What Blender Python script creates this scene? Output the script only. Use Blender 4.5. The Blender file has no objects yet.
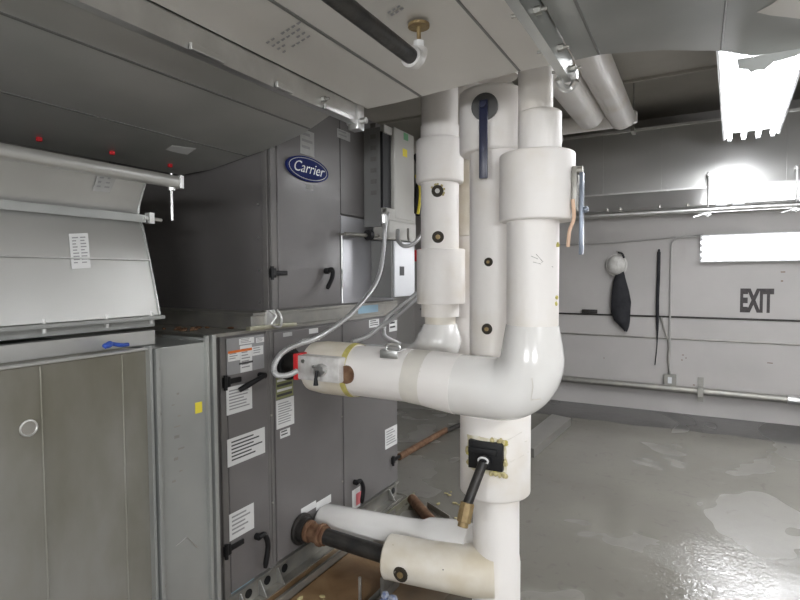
import bpy, bmesh, math, random
import numpy as np
from mathutils import Vector, Matrix

random.seed(7)
R = math.radians
scn = bpy.context.scene
col = scn.collection

# ------------------------------------------------------------------ camera
YAW, PIT, ROL, FPX = R(29.1), R(2.56), R(-0.32), 534.5
CAM = Vector((0, 0, 1.6))
fwd = Vector((-math.sin(YAW)*math.cos(PIT), math.cos(YAW)*math.cos(PIT), -math.sin(PIT)))
r0 = Vector((math.cos(YAW), math.sin(YAW), 0)); u0 = r0.cross(fwd)
rgt = r0*math.cos(ROL) + u0*math.sin(ROL); upv = rgt.cross(fwd)
cd = bpy.data.cameras.new('camera'); cam = bpy.data.objects.new('camera', cd); col.objects.link(cam)
m = Matrix((rgt, upv, -fwd)).transposed().to_4x4(); m.translation = CAM
cam.matrix_world = m
cd.sensor_width = 36; cd.lens = FPX/800*36; cd.clip_start = 0.05
scn.camera = cam

def at(x, y, **k):
    """where the sight line of photograph pixel (x, y) meets a given world plane"""
    d = fwd + (x-400)/FPX*rgt - (y-300)/FPX*upv
    (a, v), = k.items(); i = 'XYZ'.index(a)
    return CAM + d*((v-CAM[i])/d[i])

# ------------------------------------------------------------------ world, exposure
w = bpy.data.worlds.new('room_ambient'); scn.world = w; w.use_nodes = True
w.node_tree.nodes['Background'].inputs[0].default_value = (0.9, 0.95, 1.0, 1)
w.node_tree.nodes['Background'].inputs[1].default_value = 0.1
vs = scn.view_settings
vs.view_transform = 'Standard'; vs.look = 'None'; vs.gamma = 1; vs.exposure = 0.0
vs.use_curve_mapping = False

def area(name, loc, rot, sx, sy, power, colr=(0.96, 0.98, 1.0)):
    l = bpy.data.lights.new(name, 'AREA'); l.shape = 'RECTANGLE'; l.size = sx; l.size_y = sy
    l.energy = power; l.color = colr
    o = bpy.data.objects.new(name, l); col.objects.link(o); o.location = loc; o.rotation_euler = rot
    return o
# ceiling lamps of the room: under the tubes of each fixture (built further down)
FIX = [  # x, y0, y1, z, watts
    (0.31, 2.96, 5.40, 2.78, 38),
    (2.30, 2.60, 5.04, 2.78, 26),
    (2.10, -1.10, 1.34, 2.60, 85),
]
for x, y0, y1, z, p in FIX:
    area('tube_light', (x, (y0+y1)/2, z-0.075), (0, 0, 0), 0.34, y1-y0-0.1, p)
area('wall_tube_light', (0.62, 6.70, 1.89), (R(-90), 0, 0), 1.16, 0.22, 5)
YFW = -2.4   # wall behind the camera, with two unseen tube lights added to brighten the soffit
WALLFILL = [(-0.9, 1.70, 26), (1.5, 1.70, 60)]
for x, z, p in WALLFILL:
    area('wall_tube_light', (x, YFW+0.13, z), (R(90), 0, 0), 1.16, 0.22, p)  # fill from the added lights, unseen behind the camera

# ------------------------------------------------------------------ materials
def mat(name, base=(0.5,)*3, metal=0.0, rough=0.5, var=None, scale=4, det=4, bump=0.0, bscale=30, rvar=0.0, coat=0.0, stretch=None, ramp=(0.22, 0.78), emit=None, spec=0.5):
    M = bpy.data.materials.new(name); M.use_nodes = True
    nt = M.node_tree; n = nt.nodes; L = nt.links
    b = n['Principled BSDF']
    b.inputs['Base Color'].default_value = (*base, 1); b.inputs['Metallic'].default_value = metal
    b.inputs['Roughness'].default_value = rough; b.inputs['Coat Weight'].default_value = coat
    b.inputs['Coat Roughness'].default_value = 0.15
    b.inputs['Specular IOR Level'].default_value = spec
    tc = n.new('ShaderNodeTexCoord'); mp = n.new('ShaderNodeMapping')
    geo = n.new('ShaderNodeNewGeometry')
    L.new(geo.outputs['Position'], mp.inputs['Vector'])
    if stretch: mp.inputs['Scale'].default_value = stretch
    if var is not None:
        nz = n.new('ShaderNodeTexNoise'); nz.inputs['Scale'].default_value = scale; nz.inputs['Detail'].default_value = det
        L.new(mp.outputs[0], nz.inputs['Vector'])
        cr = n.new('ShaderNodeValToRGB'); cr.color_ramp.interpolation = 'EASE'; cr.color_ramp.elements[0].position = ramp[0]; cr.color_ramp.elements[1].position = ramp[1]
        cr.color_ramp.elements[0].color = (*base, 1); cr.color_ramp.elements[1].color = (*var, 1)
        L.new(nz.outputs['Fac'], cr.inputs['Fac']); L.new(cr.outputs['Color'], b.inputs['Base Color'])
    if rvar:
        n2 = n.new('ShaderNodeTexNoise'); n2.inputs['Scale'].default_value = scale*1.7; n2.inputs['Detail'].default_value = 5
        L.new(mp.outputs[0], n2.inputs['Vector'])
        mr = n.new('ShaderNodeMapRange'); mr.interpolation_type = 'SMOOTHSTEP'; mr.inputs['From Min'].default_value = 0.2; mr.inputs['From Max'].default_value = 0.8
        mr.inputs['To Min'].default_value = max(0.03, rough-rvar); mr.inputs['To Max'].default_value = min(1, rough+rvar)
        L.new(n2.outputs['Fac'], mr.inputs['Value']); L.new(mr.outputs[0], b.inputs['Roughness'])
    if bump:
        n3 = n.new('ShaderNodeTexNoise'); n3.inputs['Scale'].default_value = bscale; n3.inputs['Detail'].default_value = 4
        L.new(mp.outputs[0], n3.inputs['Vector'])
        bp = n.new('ShaderNodeBump'); bp.inputs['Strength'].default_value = bump; bp.inputs['Distance'].default_value = 0.01
        L.new(n3.outputs['Fac'], bp.inputs['Height']); L.new(bp.outputs[0], b.inputs['Normal'])
    if emit:
        b.inputs['Emission Color'].default_value = (*emit[0], 1); b.inputs['Emission Strength'].default_value = emit[1]
    return M

M = {}
M['galv'] = mat('galvanised_sheet', (0.33, 0.34, 0.33), 0.6, 0.36, (0.45, 0.46, 0.44), 2.2, 3, 0.06, 2.0, 0.04)
M['galv_plenum'] = mat('galvanised_plenum', (0.42, 0.435, 0.41), 0.55, 0.42, (0.62, 0.61, 0.58), 1.5, 3, 0.08, 1.2, 0.06)
M['galv_dusty'] = mat('dusty_galvanised_soffit', (0.66, 0.64, 0.60), 0.25, 0.48, (0.76, 0.74, 0.70), 1.5, 3, 0.06, 1.2, 0.04)  # middle bay: light reflected off the pipes put into the colour; also scraped patch
M['galv_box'] = mat('weathered_duct_sheet', (0.15, 0.14, 0.10), 0.4, 0.42, (0.31, 0.305, 0.285), 2.2, 8, 0.08, 3, 0.06, stretch=(1, 1, 0.45), ramp=(0.3, 0.7))
M['galv_hood'] = mat('bright_duct_sheet', (0.44, 0.44, 0.42), 0.7, 0.34, (0.60, 0.60, 0.58), 1.8, 3, 0.05, 2, 0.03)
M['galv_far'] = mat('polished_duct_sheet', (0.44, 0.44, 0.43), 0.85, 0.30, (0.50, 0.50, 0.49), 1.5, 2, 0.05, 1.2, 0)
M['galv_shiny'] = mat('shiny_zinc', (0.62, 0.62, 0.61), 0.95, 0.33, (0.75, 0.75, 0.74), 9, 4, 0.1, 12, 0.02)
M['steel_dull'] = mat('dull_steel', (0.30, 0.30, 0.28), 0.7, 0.45, (0.40, 0.38, 0.34), 9, 5, 0.1, 20, 0.1)
M['ahu'] = mat('charcoal_enamel', (0.162, 0.153, 0.152), 0.1, 0.36, (0.182, 0.172, 0.169), 3, 3, 0.02, 60, 0.04, coat=0.15)
M['ahu_frame'] = mat('charcoal_frame', (0.15, 0.145, 0.143), 0.1, 0.4, (0.19, 0.18, 0.17), 6)
M['jacket'] = mat('white_pipe_jacket', (0.83, 0.80, 0.77), 0, 0.46, (0.68, 0.61, 0.50), 3.2, 8, 0.08, 9, 0.03, coat=0.0, ramp=(0.46, 0.92))
M['jacket_gloss'] = mat('glossy_elbow_jacket', (0.82, 0.81, 0.79), 0, 0.16, (0.76, 0.74, 0.71), 4, 5, 0.04, 9, 0.04, coat=0.4)
M['jacket_old'] = mat('aged_pipe_jacket', (0.62, 0.55, 0.42), 0, 0.45, (0.80, 0.77, 0.71), 5, 8, 0.12, 14)
M['tape'] = mat('masking_band', (0.66, 0.63, 0.58), 0, 0.5, (0.72, 0.69, 0.62), 12)
M['tape_y'] = mat('yellow_glue', (0.62, 0.56, 0.16), 0, 0.6, (0.45, 0.38, 0.12), 30, 4, 0.4, 50)
M['foam'] = mat('torn_foam', (0.62, 0.55, 0.30), 0, 0.9, (0.40, 0.33, 0.16), 35, 5, 0.8, 60)
M['black'] = mat('black_plastic', (0.012, 0.012, 0.013), 0, 0.5, spec=0.3)
M['blackpipe'] = mat('black_iron', (0.022, 0.022, 0.022), 0.3, 0.45, (0.05, 0.045, 0.04), 18, 5, 0.2, 40, 0.1)
M['bluehandle'] = mat('blue_vinyl', (0.018, 0.022, 0.055), 0, 0.3)
M['steelblue'] = mat('blued_steel', (0.22, 0.25, 0.30), 0.6, 0.35)
M['port'] = mat('dark_brown_well', (0.035, 0.028, 0.018), 0, 0.7)
M['disc'] = mat('dark_grey_iron', (0.09, 0.09, 0.088), 0.2, 0.5)
M['rust'] = mat('rusty_iron', (0.11, 0.05, 0.025), 0.2, 0.75, (0.24, 0.14, 0.08), 22, 6, 0.5, 50)
M['brass'] = mat('old_brass', (0.36, 0.27, 0.13), 0.4, 0.55, (0.20, 0.13, 0.06), 25, 5, 0.3, 50)
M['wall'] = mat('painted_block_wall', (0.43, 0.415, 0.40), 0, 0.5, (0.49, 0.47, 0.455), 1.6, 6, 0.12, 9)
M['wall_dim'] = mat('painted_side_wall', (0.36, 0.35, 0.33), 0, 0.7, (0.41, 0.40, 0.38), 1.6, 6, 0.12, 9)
M['ceil'] = mat('ceiling_concrete', (0.42, 0.40, 0.36), 0, 0.85, (0.36, 0.34, 0.30), 2.2, 6, 0.15, 12)
M['white'] = mat('white_paper', (0.72, 0.72, 0.71), 0, 0.5)
M['paper_dim'] = mat('greyed_paper', (0.50, 0.50, 0.49), 0, 0.55, (0.42, 0.42, 0.41), 30)
M['ink'] = mat('black_ink', (0.06, 0.06, 0.06), 0, 0.6)
M['greydecal'] = mat('grey_decal', (0.30, 0.30, 0.30), 0, 0.45)
M['orange'] = mat('orange_ink', (0.75, 0.18, 0.03), 0, 0.5)
M['red'] = mat('red_enamel', (0.62, 0.02, 0.025), 0, 0.4)
M['pink'] = mat('pink_ink', (0.75, 0.20, 0.22), 0, 0.5)
M['yellow'] = mat('yellow_sticker', (0.72, 0.60, 0.05), 0, 0.5)
M['green'] = mat('green_ink', (0.10, 0.30, 0.14), 0, 0.5)
M['olive'] = mat('olive_ink', (0.26, 0.27, 0.12), 0, 0.5)
M['bluedecal'] = mat('pale_blue_ink', (0.30, 0.48, 0.60), 0, 0.5)
M['badge'] = mat('navy_enamel', (0.008, 0.018, 0.13), 0.0, 0.55, spec=0.2)
M['silver'] = mat('silver_paint', (0.72, 0.73, 0.74), 0.3, 0.35)
M['vfd'] = mat('light_grey_plastic', (0.40, 0.39, 0.36), 0, 0.45)
M['vfd_side'] = mat('grey_plastic', (0.20, 0.20, 0.195), 0, 0.45)
M['cream'] = mat('brushed_cast_metal', (0.70, 0.69, 0.67), 0.1, 0.4, (0.52, 0.50, 0.48), 25, 4, 0.15, 40)
M['boxwhite'] = mat('pale_grey_enamel', (0.66, 0.67, 0.69), 0.1, 0.35)
M['flex'] = mat('flexible_conduit_metal', (0.56, 0.56, 0.56), 0.5, 0.35)
M['stencil'] = mat('stencil_paint', (0.045, 0.04, 0.042), 0, 0.7, (0.08, 0.07, 0.07), 30)
M['cloth'] = mat('black_cloth', (0.012, 0.013, 0.016), 0, 0.85, (0.03, 0.03, 0.035), 12, 4, 0.5, 20)
M['hat'] = mat('white_shell', (0.70, 0.69, 0.66), 0, 0.35, (0.55, 0.53, 0.50), 30)
M['redmark'] = mat('red_marker', (0.70, 0.03, 0.04), 0, 0.5)
M['bluerag'] = mat('blue_plastic', (0.03, 0.08, 0.38), 0, 0.4)
M['tube'] = mat('lit_tube', (0.9, 0.9, 0.9), 0, 0.4, emit=((0.96, 0.97, 1.0), 14.0))
M['reflector'] = mat('white_reflector', (0.88, 0.88, 0.89), 0, 0.4, emit=None)

def floor_material():
    Mx = bpy.data.materials.new('wet_painted_concrete'); Mx.use_nodes = True
    nt = Mx.node_tree; n = nt.nodes; L = nt.links; b = n['Principled BSDF']
    geo = n.new('ShaderNodeNewGeometry')
    def noise(sc, det, dist=0.0, off=0):
        z = n.new('ShaderNodeTexNoise'); z.inputs['Scale'].default_value = sc; z.inputs['Detail'].default_value = det
        z.inputs['Distortion'].default_value = dist
        mp = n.new('ShaderNodeMapping'); mp.inputs['Location'].default_value = (off, off*1.3, 0)
        L.new(geo.outputs['Position'], mp.inputs[0]); L.new(mp.outputs[0], z.inputs['Vector'])
        return z.outputs['Fac']
    def ramp(src, a, bb, ca, cb):
        c = n.new('ShaderNodeValToRGB'); c.color_ramp.elements[0].position = a; c.color_ramp.elements[1].position = bb
        c.color_ramp.elements[0].color = (*ca, 1); c.color_ramp.elements[1].color = (*cb, 1); L.new(src, c.inputs[0]); return c.outputs[0]
    def mix(f, a, bb):
        x = n.new('ShaderNodeMix'); x.data_type = 'RGBA'; L.new(f, x.inputs[0]); L.new(a, x.inputs[6]); L.new(bb, x.inputs[7]); return x.outputs[2]
    def mth(op, a, v):
        x = n.new('ShaderNodeMath'); x.operation = op
        if hasattr(a, 'links'): L.new(a, x.inputs[0])
        else: x.inputs[0].default_value = a
        if hasattr(v, 'links'): L.new(v, x.inputs[1])
        else: x.inputs[1].default_value = v
        return x.outputs[0]
    paint = ramp(noise(1.1, 6), 0.3, 0.7, (0.15, 0.143, 0.122), (0.195, 0.186, 0.162))
    # dry pale patches with a crisp tide line
    dry = ramp(noise(0.75, 3, 0.6, 3.1), 0.545, 0.56, (0, 0, 0), (1, 1, 1))
    dryc = ramp(noise(5, 5), 0.3, 0.7, (0.19, 0.182, 0.160), (0.215, 0.206, 0.185))
    c = mix(dry, paint, dryc)
    # scuffs
    sc = ramp(noise(9, 8, 1.5, 8), 0.60, 0.72, (0, 0, 0), (0.5, 0.5, 0.5))
    dark = n.new('ShaderNodeRGB'); dark.outputs[0].default_value = (0.10, 0.095, 0.085, 1)
    c = mix(sc, c, dark.outputs[0])
    # brown staining beside the air handler, dark border along the back wall
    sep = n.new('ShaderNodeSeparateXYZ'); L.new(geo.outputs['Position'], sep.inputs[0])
    wob = mth('MULTIPLY', noise(2.5, 5, 0, 2), 0.9)
    def smooth(v, a, bb):
        x = n.new('ShaderNodeMapRange'); x.inputs['From Min'].default_value = a; x.inputs['From Max'].default_value = bb; L.new(v, x.inputs[0]); return x.outputs[0]
    bx = smooth(mth('ADD', sep.outputs['X'], wob), -0.45, -0.9)
    by = smooth(mth('ADD', sep.outputs['Y'], wob), 3.35, 2.9)
    bf = mth('MULTIPLY', bx, by)
    brown = ramp(noise(6, 6, 0.5, 1), 0.3, 0.7, (0.16, 0.085, 0.035), (0.27, 0.175, 0.09))
    c = mix(bf, c, brown)
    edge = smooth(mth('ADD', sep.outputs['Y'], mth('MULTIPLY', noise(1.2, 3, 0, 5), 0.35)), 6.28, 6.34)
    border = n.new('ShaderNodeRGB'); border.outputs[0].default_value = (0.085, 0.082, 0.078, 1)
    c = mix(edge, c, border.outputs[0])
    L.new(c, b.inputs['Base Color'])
    r1 = n.new('ShaderNodeMapRange'); L.new(noise(0.9, 4, 0.8, 6), r1.inputs[0])
    r1.inputs['From Min'].default_value = 0.42; r1.inputs['From Max'].default_value = 0.60
    r1.inputs['To Min'].default_value = 0.11; r1.inputs['To Max'].default_value = 0.24
    rr = mth('ADD', r1.outputs[0], mth('MULTIPLY', bf, 0.3))
    rr = mth('ADD', rr, mth('MULTIPLY', dry, 0.18))
    L.new(rr, b.inputs['Roughness'])
    bp = n.new('ShaderNodeBump'); bp.inputs['Strength'].default_value = 0.22; bp.inputs['Distance'].default_value = 0.006
    L.new(noise(11, 8, 0.4), bp.inputs['Height'])
    # finely rippled wet patch near the camera
    d1 = mth('POWER', mth('ADD', sep.outputs['X'], -0.08), 2.0); d2 = mth('POWER', mth('MULTIPLY', mth('ADD', sep.outputs['Y'], -3.25), 0.62), 2.0)
    rad = mth('ADD', mth('ADD', d1, d2), mth('MULTIPLY', noise(5, 6, 0, 9), 0.12))
    wet = smooth(rad, 0.17, 0.13)
    bp2 = n.new('ShaderNodeBump'); bp2.inputs['Distance'].default_value = 0.004
    L.new(mth('MULTIPLY', wet, 0.55), bp2.inputs['Strength']); L.new(noise(38, 5, 0.6), bp2.inputs['Height']); L.new(bp.outputs[0], bp2.inputs['Normal'])
    L.new(bp2.outputs[0], b.inputs['Normal'])
    L.new(mth('SUBTRACT', rr, mth('MULTIPLY', wet, 0.13)), b.inputs['Roughness'])
    return Mx
M['floor'] = floor_material()

# ------------------------------------------------------------------ mesh helpers
class MB:
    def __init__(s): s.bm = bmesh.new()
    def quadmesh(s, rings, close=True, cap=True, loop=False):
        bm = s.bm; V = [[bm.verts.new(p) for p in r] for r in rings]
        n = len(V[0]); N = len(V)
        for i in range(N-1 + (1 if loop else 0)):
            a, b = V[i], V[(i+1) % N]
            for j in range(n if close else n-1):
                k = (j+1) % n
                bm.faces.new((a[j], a[k], b[k], b[j]))
        if cap and close and not loop:
            bm.faces.new(list(reversed(V[0]))); bm.faces.new(V[-1])
        return s
    def box(s, a, b, bev=0.0):
        a = Vector(a); b = Vector(b)
        lo = Vector([min(a[i], b[i]) for i in range(3)]); hi = Vector([max(a[i], b[i]) for i in range(3)])
        r = bmesh.ops.create_cube(s.bm, size=1); c = (lo+hi)/2; d = hi-lo
        for v in r['verts']: v.co = Vector((v.co.x*d.x+c.x, v.co.y*d.y+c.y, v.co.z*d.z+c.z))
        if bev:
            es = list({e for v in r['verts'] for e in v.link_edges})
            bmesh.ops.bevel(s.bm, geom=es, offset=min(bev, min(d)*0.45), segments=2, affect='EDGES', profile=0.5)
        return s
    def obox(s, c, ax, ay, az, sx, sy, sz, bev=0.0):
        r = bmesh.ops.create_cube(s.bm, size=1)
        ax, ay, az = Vector(ax).normalized(), Vector(ay).normalized(), Vector(az).normalized(); c = Vector(c)
        if bev:
            for v in r['verts']: v.co = Vector((v.co.x*sx, v.co.y*sy, v.co.z*sz))
            es = list({e for v in r['verts'] for e in v.link_edges})
            rb = bmesh.ops.bevel(s.bm, geom=es, offset=bev, segments=2, affect='EDGES', profile=0.5)
            vs_ = {v for f in rb['faces'] for v in f.verts} | {v for v in r['verts'] if v.is_valid}
            for v in vs_: p = v.co.copy(); v.co = c + ax*p.x + ay*p.y + az*p.z
        else:
            for v in r['verts']: p = v.co.copy(); v.co = c + ax*p.x*sx + ay*p.y*sy + az*p.z*sz
        return s
    def bar(s, p, q, wd, ht, up=(0, 0, 1), bev=0.0):
        p, q = Vector(p), Vector(q); d = (q-p); L_ = d.length; d.normalize()
        side = d.cross(Vector(up)).normalized(); u = side.cross(d)
        return s.obox((p+q)/2, d, side, u, L_, wd, ht, bev)
    def tube(s, pts, rad, seg=20, cap=True, loop=False):
        pts = [Vector(p) for p in pts]; n = len(pts)
        if not hasattr(rad, '__len__'): rad = [rad]*n
        rings = []; T0 = None; N = None
        for i in range(n):
            if i == 0: T = pts[1]-pts[0]
            elif i == n-1: T = pts[-1]-pts[-2]
            else:
                a, b = pts[i]-pts[i-1], pts[i+1]-pts[i]
                if a.length < 1e-6: T = b
                elif b.length < 1e-6: T = a
                else: T = a.normalized()+b.normalized()
            if T.length < 1e-9: T = T0
            T = T.normalized()
            if N is None:
                N = T.orthogonal().normalized()
            else:
                ax = T0.cross(T)
                if ax.length > 1e-7:
                    N = Matrix.Rotation(T0.angle(T), 3, ax.normalized()) @ N
                N = (N - T*N.dot(T)).normalized()
            T0 = T; B = T.cross(N)
            rings.append([pts[i] + (N*math.cos(2*math.pi*j/seg) + B*math.sin(2*math.pi*j/seg))*rad[i] for j in range(seg)])
        return s.quadmesh(rings, cap=cap, loop=loop)
    def cyl(s, p, q, r, seg=20, bev=0.0):
        p, q = Vector(p), Vector(q)
        if not bev: return s.tube([p, q], r, seg)
        d = (q-p).normalized()
        P = []; Q = []
        for k in range(4):
            t = k/3*math.pi/2
            P.append((p+d*bev*(1-math.sin(t)), r-bev*(1-math.cos(math.pi/2-t)) if False else r-bev+bev*math.sin(t)))
        pts = [(p + d*bev*(1-math.cos(t)), r-bev+bev*math.sin(t)) for t in [i*math.pi/6 for i in range(4)]]
        pts2 = [(q - d*bev*(1-math.cos(t)), r-bev+bev*math.sin(t)) for t in [i*math.pi/6 for i in range(3, -1, -1)]]
        a = pts + pts2
        # straight sweep with fixed frame
        N = d.orthogonal().normalized(); B = d.cross(N)
        rings = [[c + (N*math.cos(2*math.pi*j/seg)+B*math.sin(2*math.pi*j/seg))*rr for j in range(seg)] for c, rr in a]
        return s.quadmesh(rings)
    def ball(s, c, r, sc=(1, 1, 1), seg=16):
        q = bmesh.ops.create_uvsphere(s.bm, u_segments=seg, v_segments=seg//2, radius=r)
        for v in q['verts']: v.co = Vector((v.co.x*sc[0]+c[0], v.co.y*sc[1]+c[1], v.co.z*sc[2]+c[2]))
        return s
    def prism(s, poly, a, b, axis='Y'):
        """poly: 2-D outline; extruded from a to b on the given axis"""
        def P(p, t):
            return {'Y': Vector((p[0], t, p[1])), 'X': Vector((t, p[0], p[1])), 'Z': Vector((p[0], p[1], t))}[axis]
        return s.quadmesh([[P(p, a) for p in poly], [P(p, b) for p in poly]])
    def build(s, name, m, parent=None, smooth=True):
        bmesh.ops.recalc_face_normals(s.bm, faces=s.bm.faces)
        me = bpy.data.meshes.new(name); s.bm.to_mesh(me); s.bm.free()
        me.materials.append(m)
        if smooth:
            for p in me.polygons: p.use_smooth = True
            try: me.set_sharp_from_angle(angle=R(38))
            except Exception: pass
        o = bpy.data.objects.new(name, me); col.objects.link(o)
        if parent is not None:
            o.parent = parent
            o.matrix_parent_inverse = world(parent).inverted()
        return o

def world(o):
    mm = Matrix.LocRotScale(o.location, o.rotation_euler, o.scale)
    return (world(o.parent) @ o.matrix_parent_inverse @ mm) if o.parent else mm
def tag(o, label, cat, group=None, kind=None):
    o['label'] = label; o['category'] = cat
    if group: o['group'] = group
    if kind: o['kind'] = kind
    return o
def thing(name, label, cat, loc=(0, 0, 0), group=None):
    o = bpy.data.objects.new(name, None); col.objects.link(o); o.location = loc; o.empty_display_size = 0.1
    return tag(o, label, cat, group)
def struct(o): o['kind'] = 'structure'; return o
def copy_tree(o, parent=None):
    c = o.copy(); col.objects.link(c); c.parent = parent
    for ch in list(o.children): copy_tree(ch, c)
    return c

def arc(c, r, a0, a1, ex, ez, n=10):
    """arc about c in the plane spanned by unit vectors ex, ez"""
    c, ex, ez = Vector(c), Vector(ex), Vector(ez)
    return [c + ex*r*math.cos(a0+(a1-a0)*i/n) + ez*r*math.sin(a0+(a1-a0)*i/n) for i in range(n+1)]
def spline(pts, n=8):
    pts = [Vector(p) for p in pts]; P = [pts[0]*2-pts[1]] + pts + [pts[-1]*2-pts[-2]]; out = []
    for i in range(1, len(P)-2):
        for k in range(n):
            t = k/n
            out.append(0.5*((2*P[i]) + (-P[i-1]+P[i+1])*t + (2*P[i-1]-5*P[i]+4*P[i+1]-P[i+2])*t*t + (-P[i-1]+3*P[i]-3*P[i+1]+P[i+2])*t**3))
    out.append(pts[-1]); return out

def text_mesh(name, body, size, m, mtx, parent=None, ext=0.001, sx=1.0, shear=0.0, bold=0.0):
    cu = bpy.data.curves.new(name, 'FONT'); cu.body = body; cu.size = size; cu.extrude = ext
    cu.align_x = 'CENTER'; cu.align_y = 'CENTER'; cu.shear = shear; cu.offset = bold
    t = bpy.data.objects.new(name, cu); col.objects.link(t)
    dg = bpy.context.evaluated_depsgraph_get(); dg.update()
    me = bpy.data.meshes.new_from_object(t.evaluated_get(dg))
    bpy.data.objects.remove(t)
    me.transform(mtx @ Matrix.Diagonal((sx, 1, 1, 1)))
    me.materials.clear(); me.materials.append(m)
    o = bpy.data.objects.new(name, me); col.objects.link(o)
    if parent is not None:
        o.parent = parent; o.matrix_parent_inverse = world(parent).inverted()
    return o

# ================================================================== SETTING
X0, X1, Y0, Y1, ZC = -3.6, 4.6, YFW, 6.9, 3.4
struct(MB().box((X0, Y0, -0.1), (X1, Y1, 0)).build('floor', M['floor']))
struct(MB().box((X0-0.1, Y0-0.1, ZC), (X1+0.1, Y1+0.1, ZC+0.1)).build('ceiling', M['ceil']))
struct(MB().box((X0-0.1, Y1, 0), (X1+0.1, Y1+0.1, ZC)).build('wall_back', M['wall']))
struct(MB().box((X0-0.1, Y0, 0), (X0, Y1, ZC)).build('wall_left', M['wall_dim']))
struct(MB().box((X1, Y0, 0), (X1+0.1, Y1, ZC)).build('wall_right', M['wall']))
struct(MB().box((X0-0.1, Y0-0.1, 0), (X1+0.1, Y0, ZC)).build('wall_front', M['wall']))
b = MB().box((X0, 3.6, 3.06), (X1, 4.42, ZC))
b.box((X0, 4.40, 3.04), (X1, 4.43, 3.075))
struct(b.build('trim_1', M['ceil']))                       # concrete ceiling beam

# ================================================================== OVERHEAD PLENUM (three bays, each a length of duct)
M['seam_dark'] = mat('tarnished_seam', (0.20, 0.20, 0.19), 0.4, 0.5)
def duct_bay(outline, ztop, zs, m, name, label, seams, group=None, split=None):
    """outline: (x, y) of the soffit, zs: soffit height at each outline point"""
    t = thing(name, label, 'duct', (outline[0][0], outline[0][1], zs[0]), group)
    mb = MB(); bm = mb.bm
    parts = [(outline, zs)] if split is None else [([outline[i] for i in g], [zs[i] for i in g]) for g in split]
    for ol, zz in parts:
        lo = [bm.verts.new((x, y, z)) for (x, y), z in zip(ol, zz)]; hi = [bm.verts.new((x, y, ztop)) for (x, y) in ol]
        n = len(lo); bm.faces.new(lo); bm.faces.new(hi)
        for i in range(n): bm.faces.new((lo[i], lo[(i+1) % n], hi[(i+1) % n], hi[i]))
    mb.build('casing', m, t, smooth=False)
    for (xa, ya, za, xb, yb, zb, wd) in seams:
        MB().bar((xa, ya, za+0.003), (xb, yb, zb+0.003), wd, 0.008, bev=0.002).build('seam', M['seam_dark'], t)
    return t
YB = -0.6
zl = 2.3
lo_z = lambda x: 2.3 - 0.14*(-1.42-x)/1.0
bayA = duct_bay([(-2.46, YB), (-1.42, YB), (-1.26, YB), (-1.26, 1.92), (-1.42, 1.92), (-1.62, 2.0), (-1.86, 2.035), (-2.30, 2.04), (-2.46, 1.98)], 2.86,
    [lo_z(-2.46), 2.3, 2.3, 2.3, 2.3, lo_z(-1.62), lo_z(-1.86), lo_z(-2.30), lo_z(-2.46)], M['galv_plenum'], 'supply_plenum',
    'dark galvanised sheet duct overhead, leftmost section over the charcoal cabinet', [
    (-1.57, YB, lo_z(-1.57)-0.002, -1.57, 1.98, lo_z(-1.57)-0.002, 0.012),
    (-2.02, YB, lo_z(-2.02)-0.002, -2.02, 2.03, lo_z(-2.02)-0.002, 0.008),
    ], split=[(0, 1, 4, 5, 6, 7, 8), (1, 2, 3, 4)])
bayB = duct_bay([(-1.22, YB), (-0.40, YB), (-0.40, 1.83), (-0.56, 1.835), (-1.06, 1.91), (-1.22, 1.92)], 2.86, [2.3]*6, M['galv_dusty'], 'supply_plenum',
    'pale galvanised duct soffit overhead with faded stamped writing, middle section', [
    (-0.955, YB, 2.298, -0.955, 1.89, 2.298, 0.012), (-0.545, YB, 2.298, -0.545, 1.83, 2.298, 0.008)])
bayC = duct_bay([(-0.36, YB), (0.46, YB), (0.46, 2.10), (0.30, 2.12), (0.14, 2.08), (0.05, 1.985), (-0.11, 1.885), (-0.28, 1.825), (-0.36, 1.83)], 2.86, [2.3]*9, M['galv'], 'supply_plenum',
    'galvanised duct overhead at top right, beside the long white ceiling light', [
    (-0.285, YB, 2.298, -0.285, 1.82, 2.298, 0.008), (0.052, YB, 2.297, 0.052, 1.97, 2.297, 0.006)])
# hanging lip at the end of the right bay
mb = MB()
mb.prism([(0.10, 2.2995), (0.105, 2.27), (0.13, 2.262), (0.14, 2.25), (0.155, 2.256), (0.175, 2.252), (0.20, 2.272), (0.26, 2.28), (0.30, 2.2995)], 2.085, 2.091)
mb.build('loose_lip', M['galv'], bayC, smooth=False)
# pale scraped patch near the right corner
# bolted flange rails that hang under the joints
def flange_rail(x, ya, yb, label, bolts):
    t = thing('flange_rail', label, 'bracket', (x, ya, 2.27))
    mb = MB(); mb.box((x-0.014, ya, 2.222), (x-0.008, yb, 2.299)).box((x+0.008, ya, 2.222), (x+0.014, yb, 2.299))
    mb.box((x-0.014, ya, 2.222), (x+0.014, yb, 2.229))
    mb.build('channel', M['galv'] if x > -1 else M['galv_shiny'], t, smooth=False)
    for yy in bolts:
        mb = MB(); mb.cyl((x-0.03, yy, 2.255), (x+0.03, yy, 2.255), 0.011, 6)
        mb.cyl((x-0.045, yy, 2.255), (x+0.045, yy, 2.255), 0.005, 8); mb.build('bolt', M['steel_dull'], t)
    return t
flange_rail(-1.24, YB, 1.86, 'galvanised rail bolted under the left duct joint, ending above the cabinet', [1.62])
fr = flange_rail(-0.378, YB, 1.80, 'shiny zinc rail under the duct joint above the tall white pipes', [1.35, 1.60, 1.78])
mb = MB(); mb.box((-1.265, 1.84, 2.20), (-1.215, 1.89, 2.299), 0.004); mb.cyl((-1.28, 1.865, 2.235), (-1.19, 1.865, 2.235), 0.013, 8)
t = tag(mb.build('beam_clamp', M['galv_shiny']), 'small shiny clamp at the end of the left rail overhead', 'clamp')
mb = MB()
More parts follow.
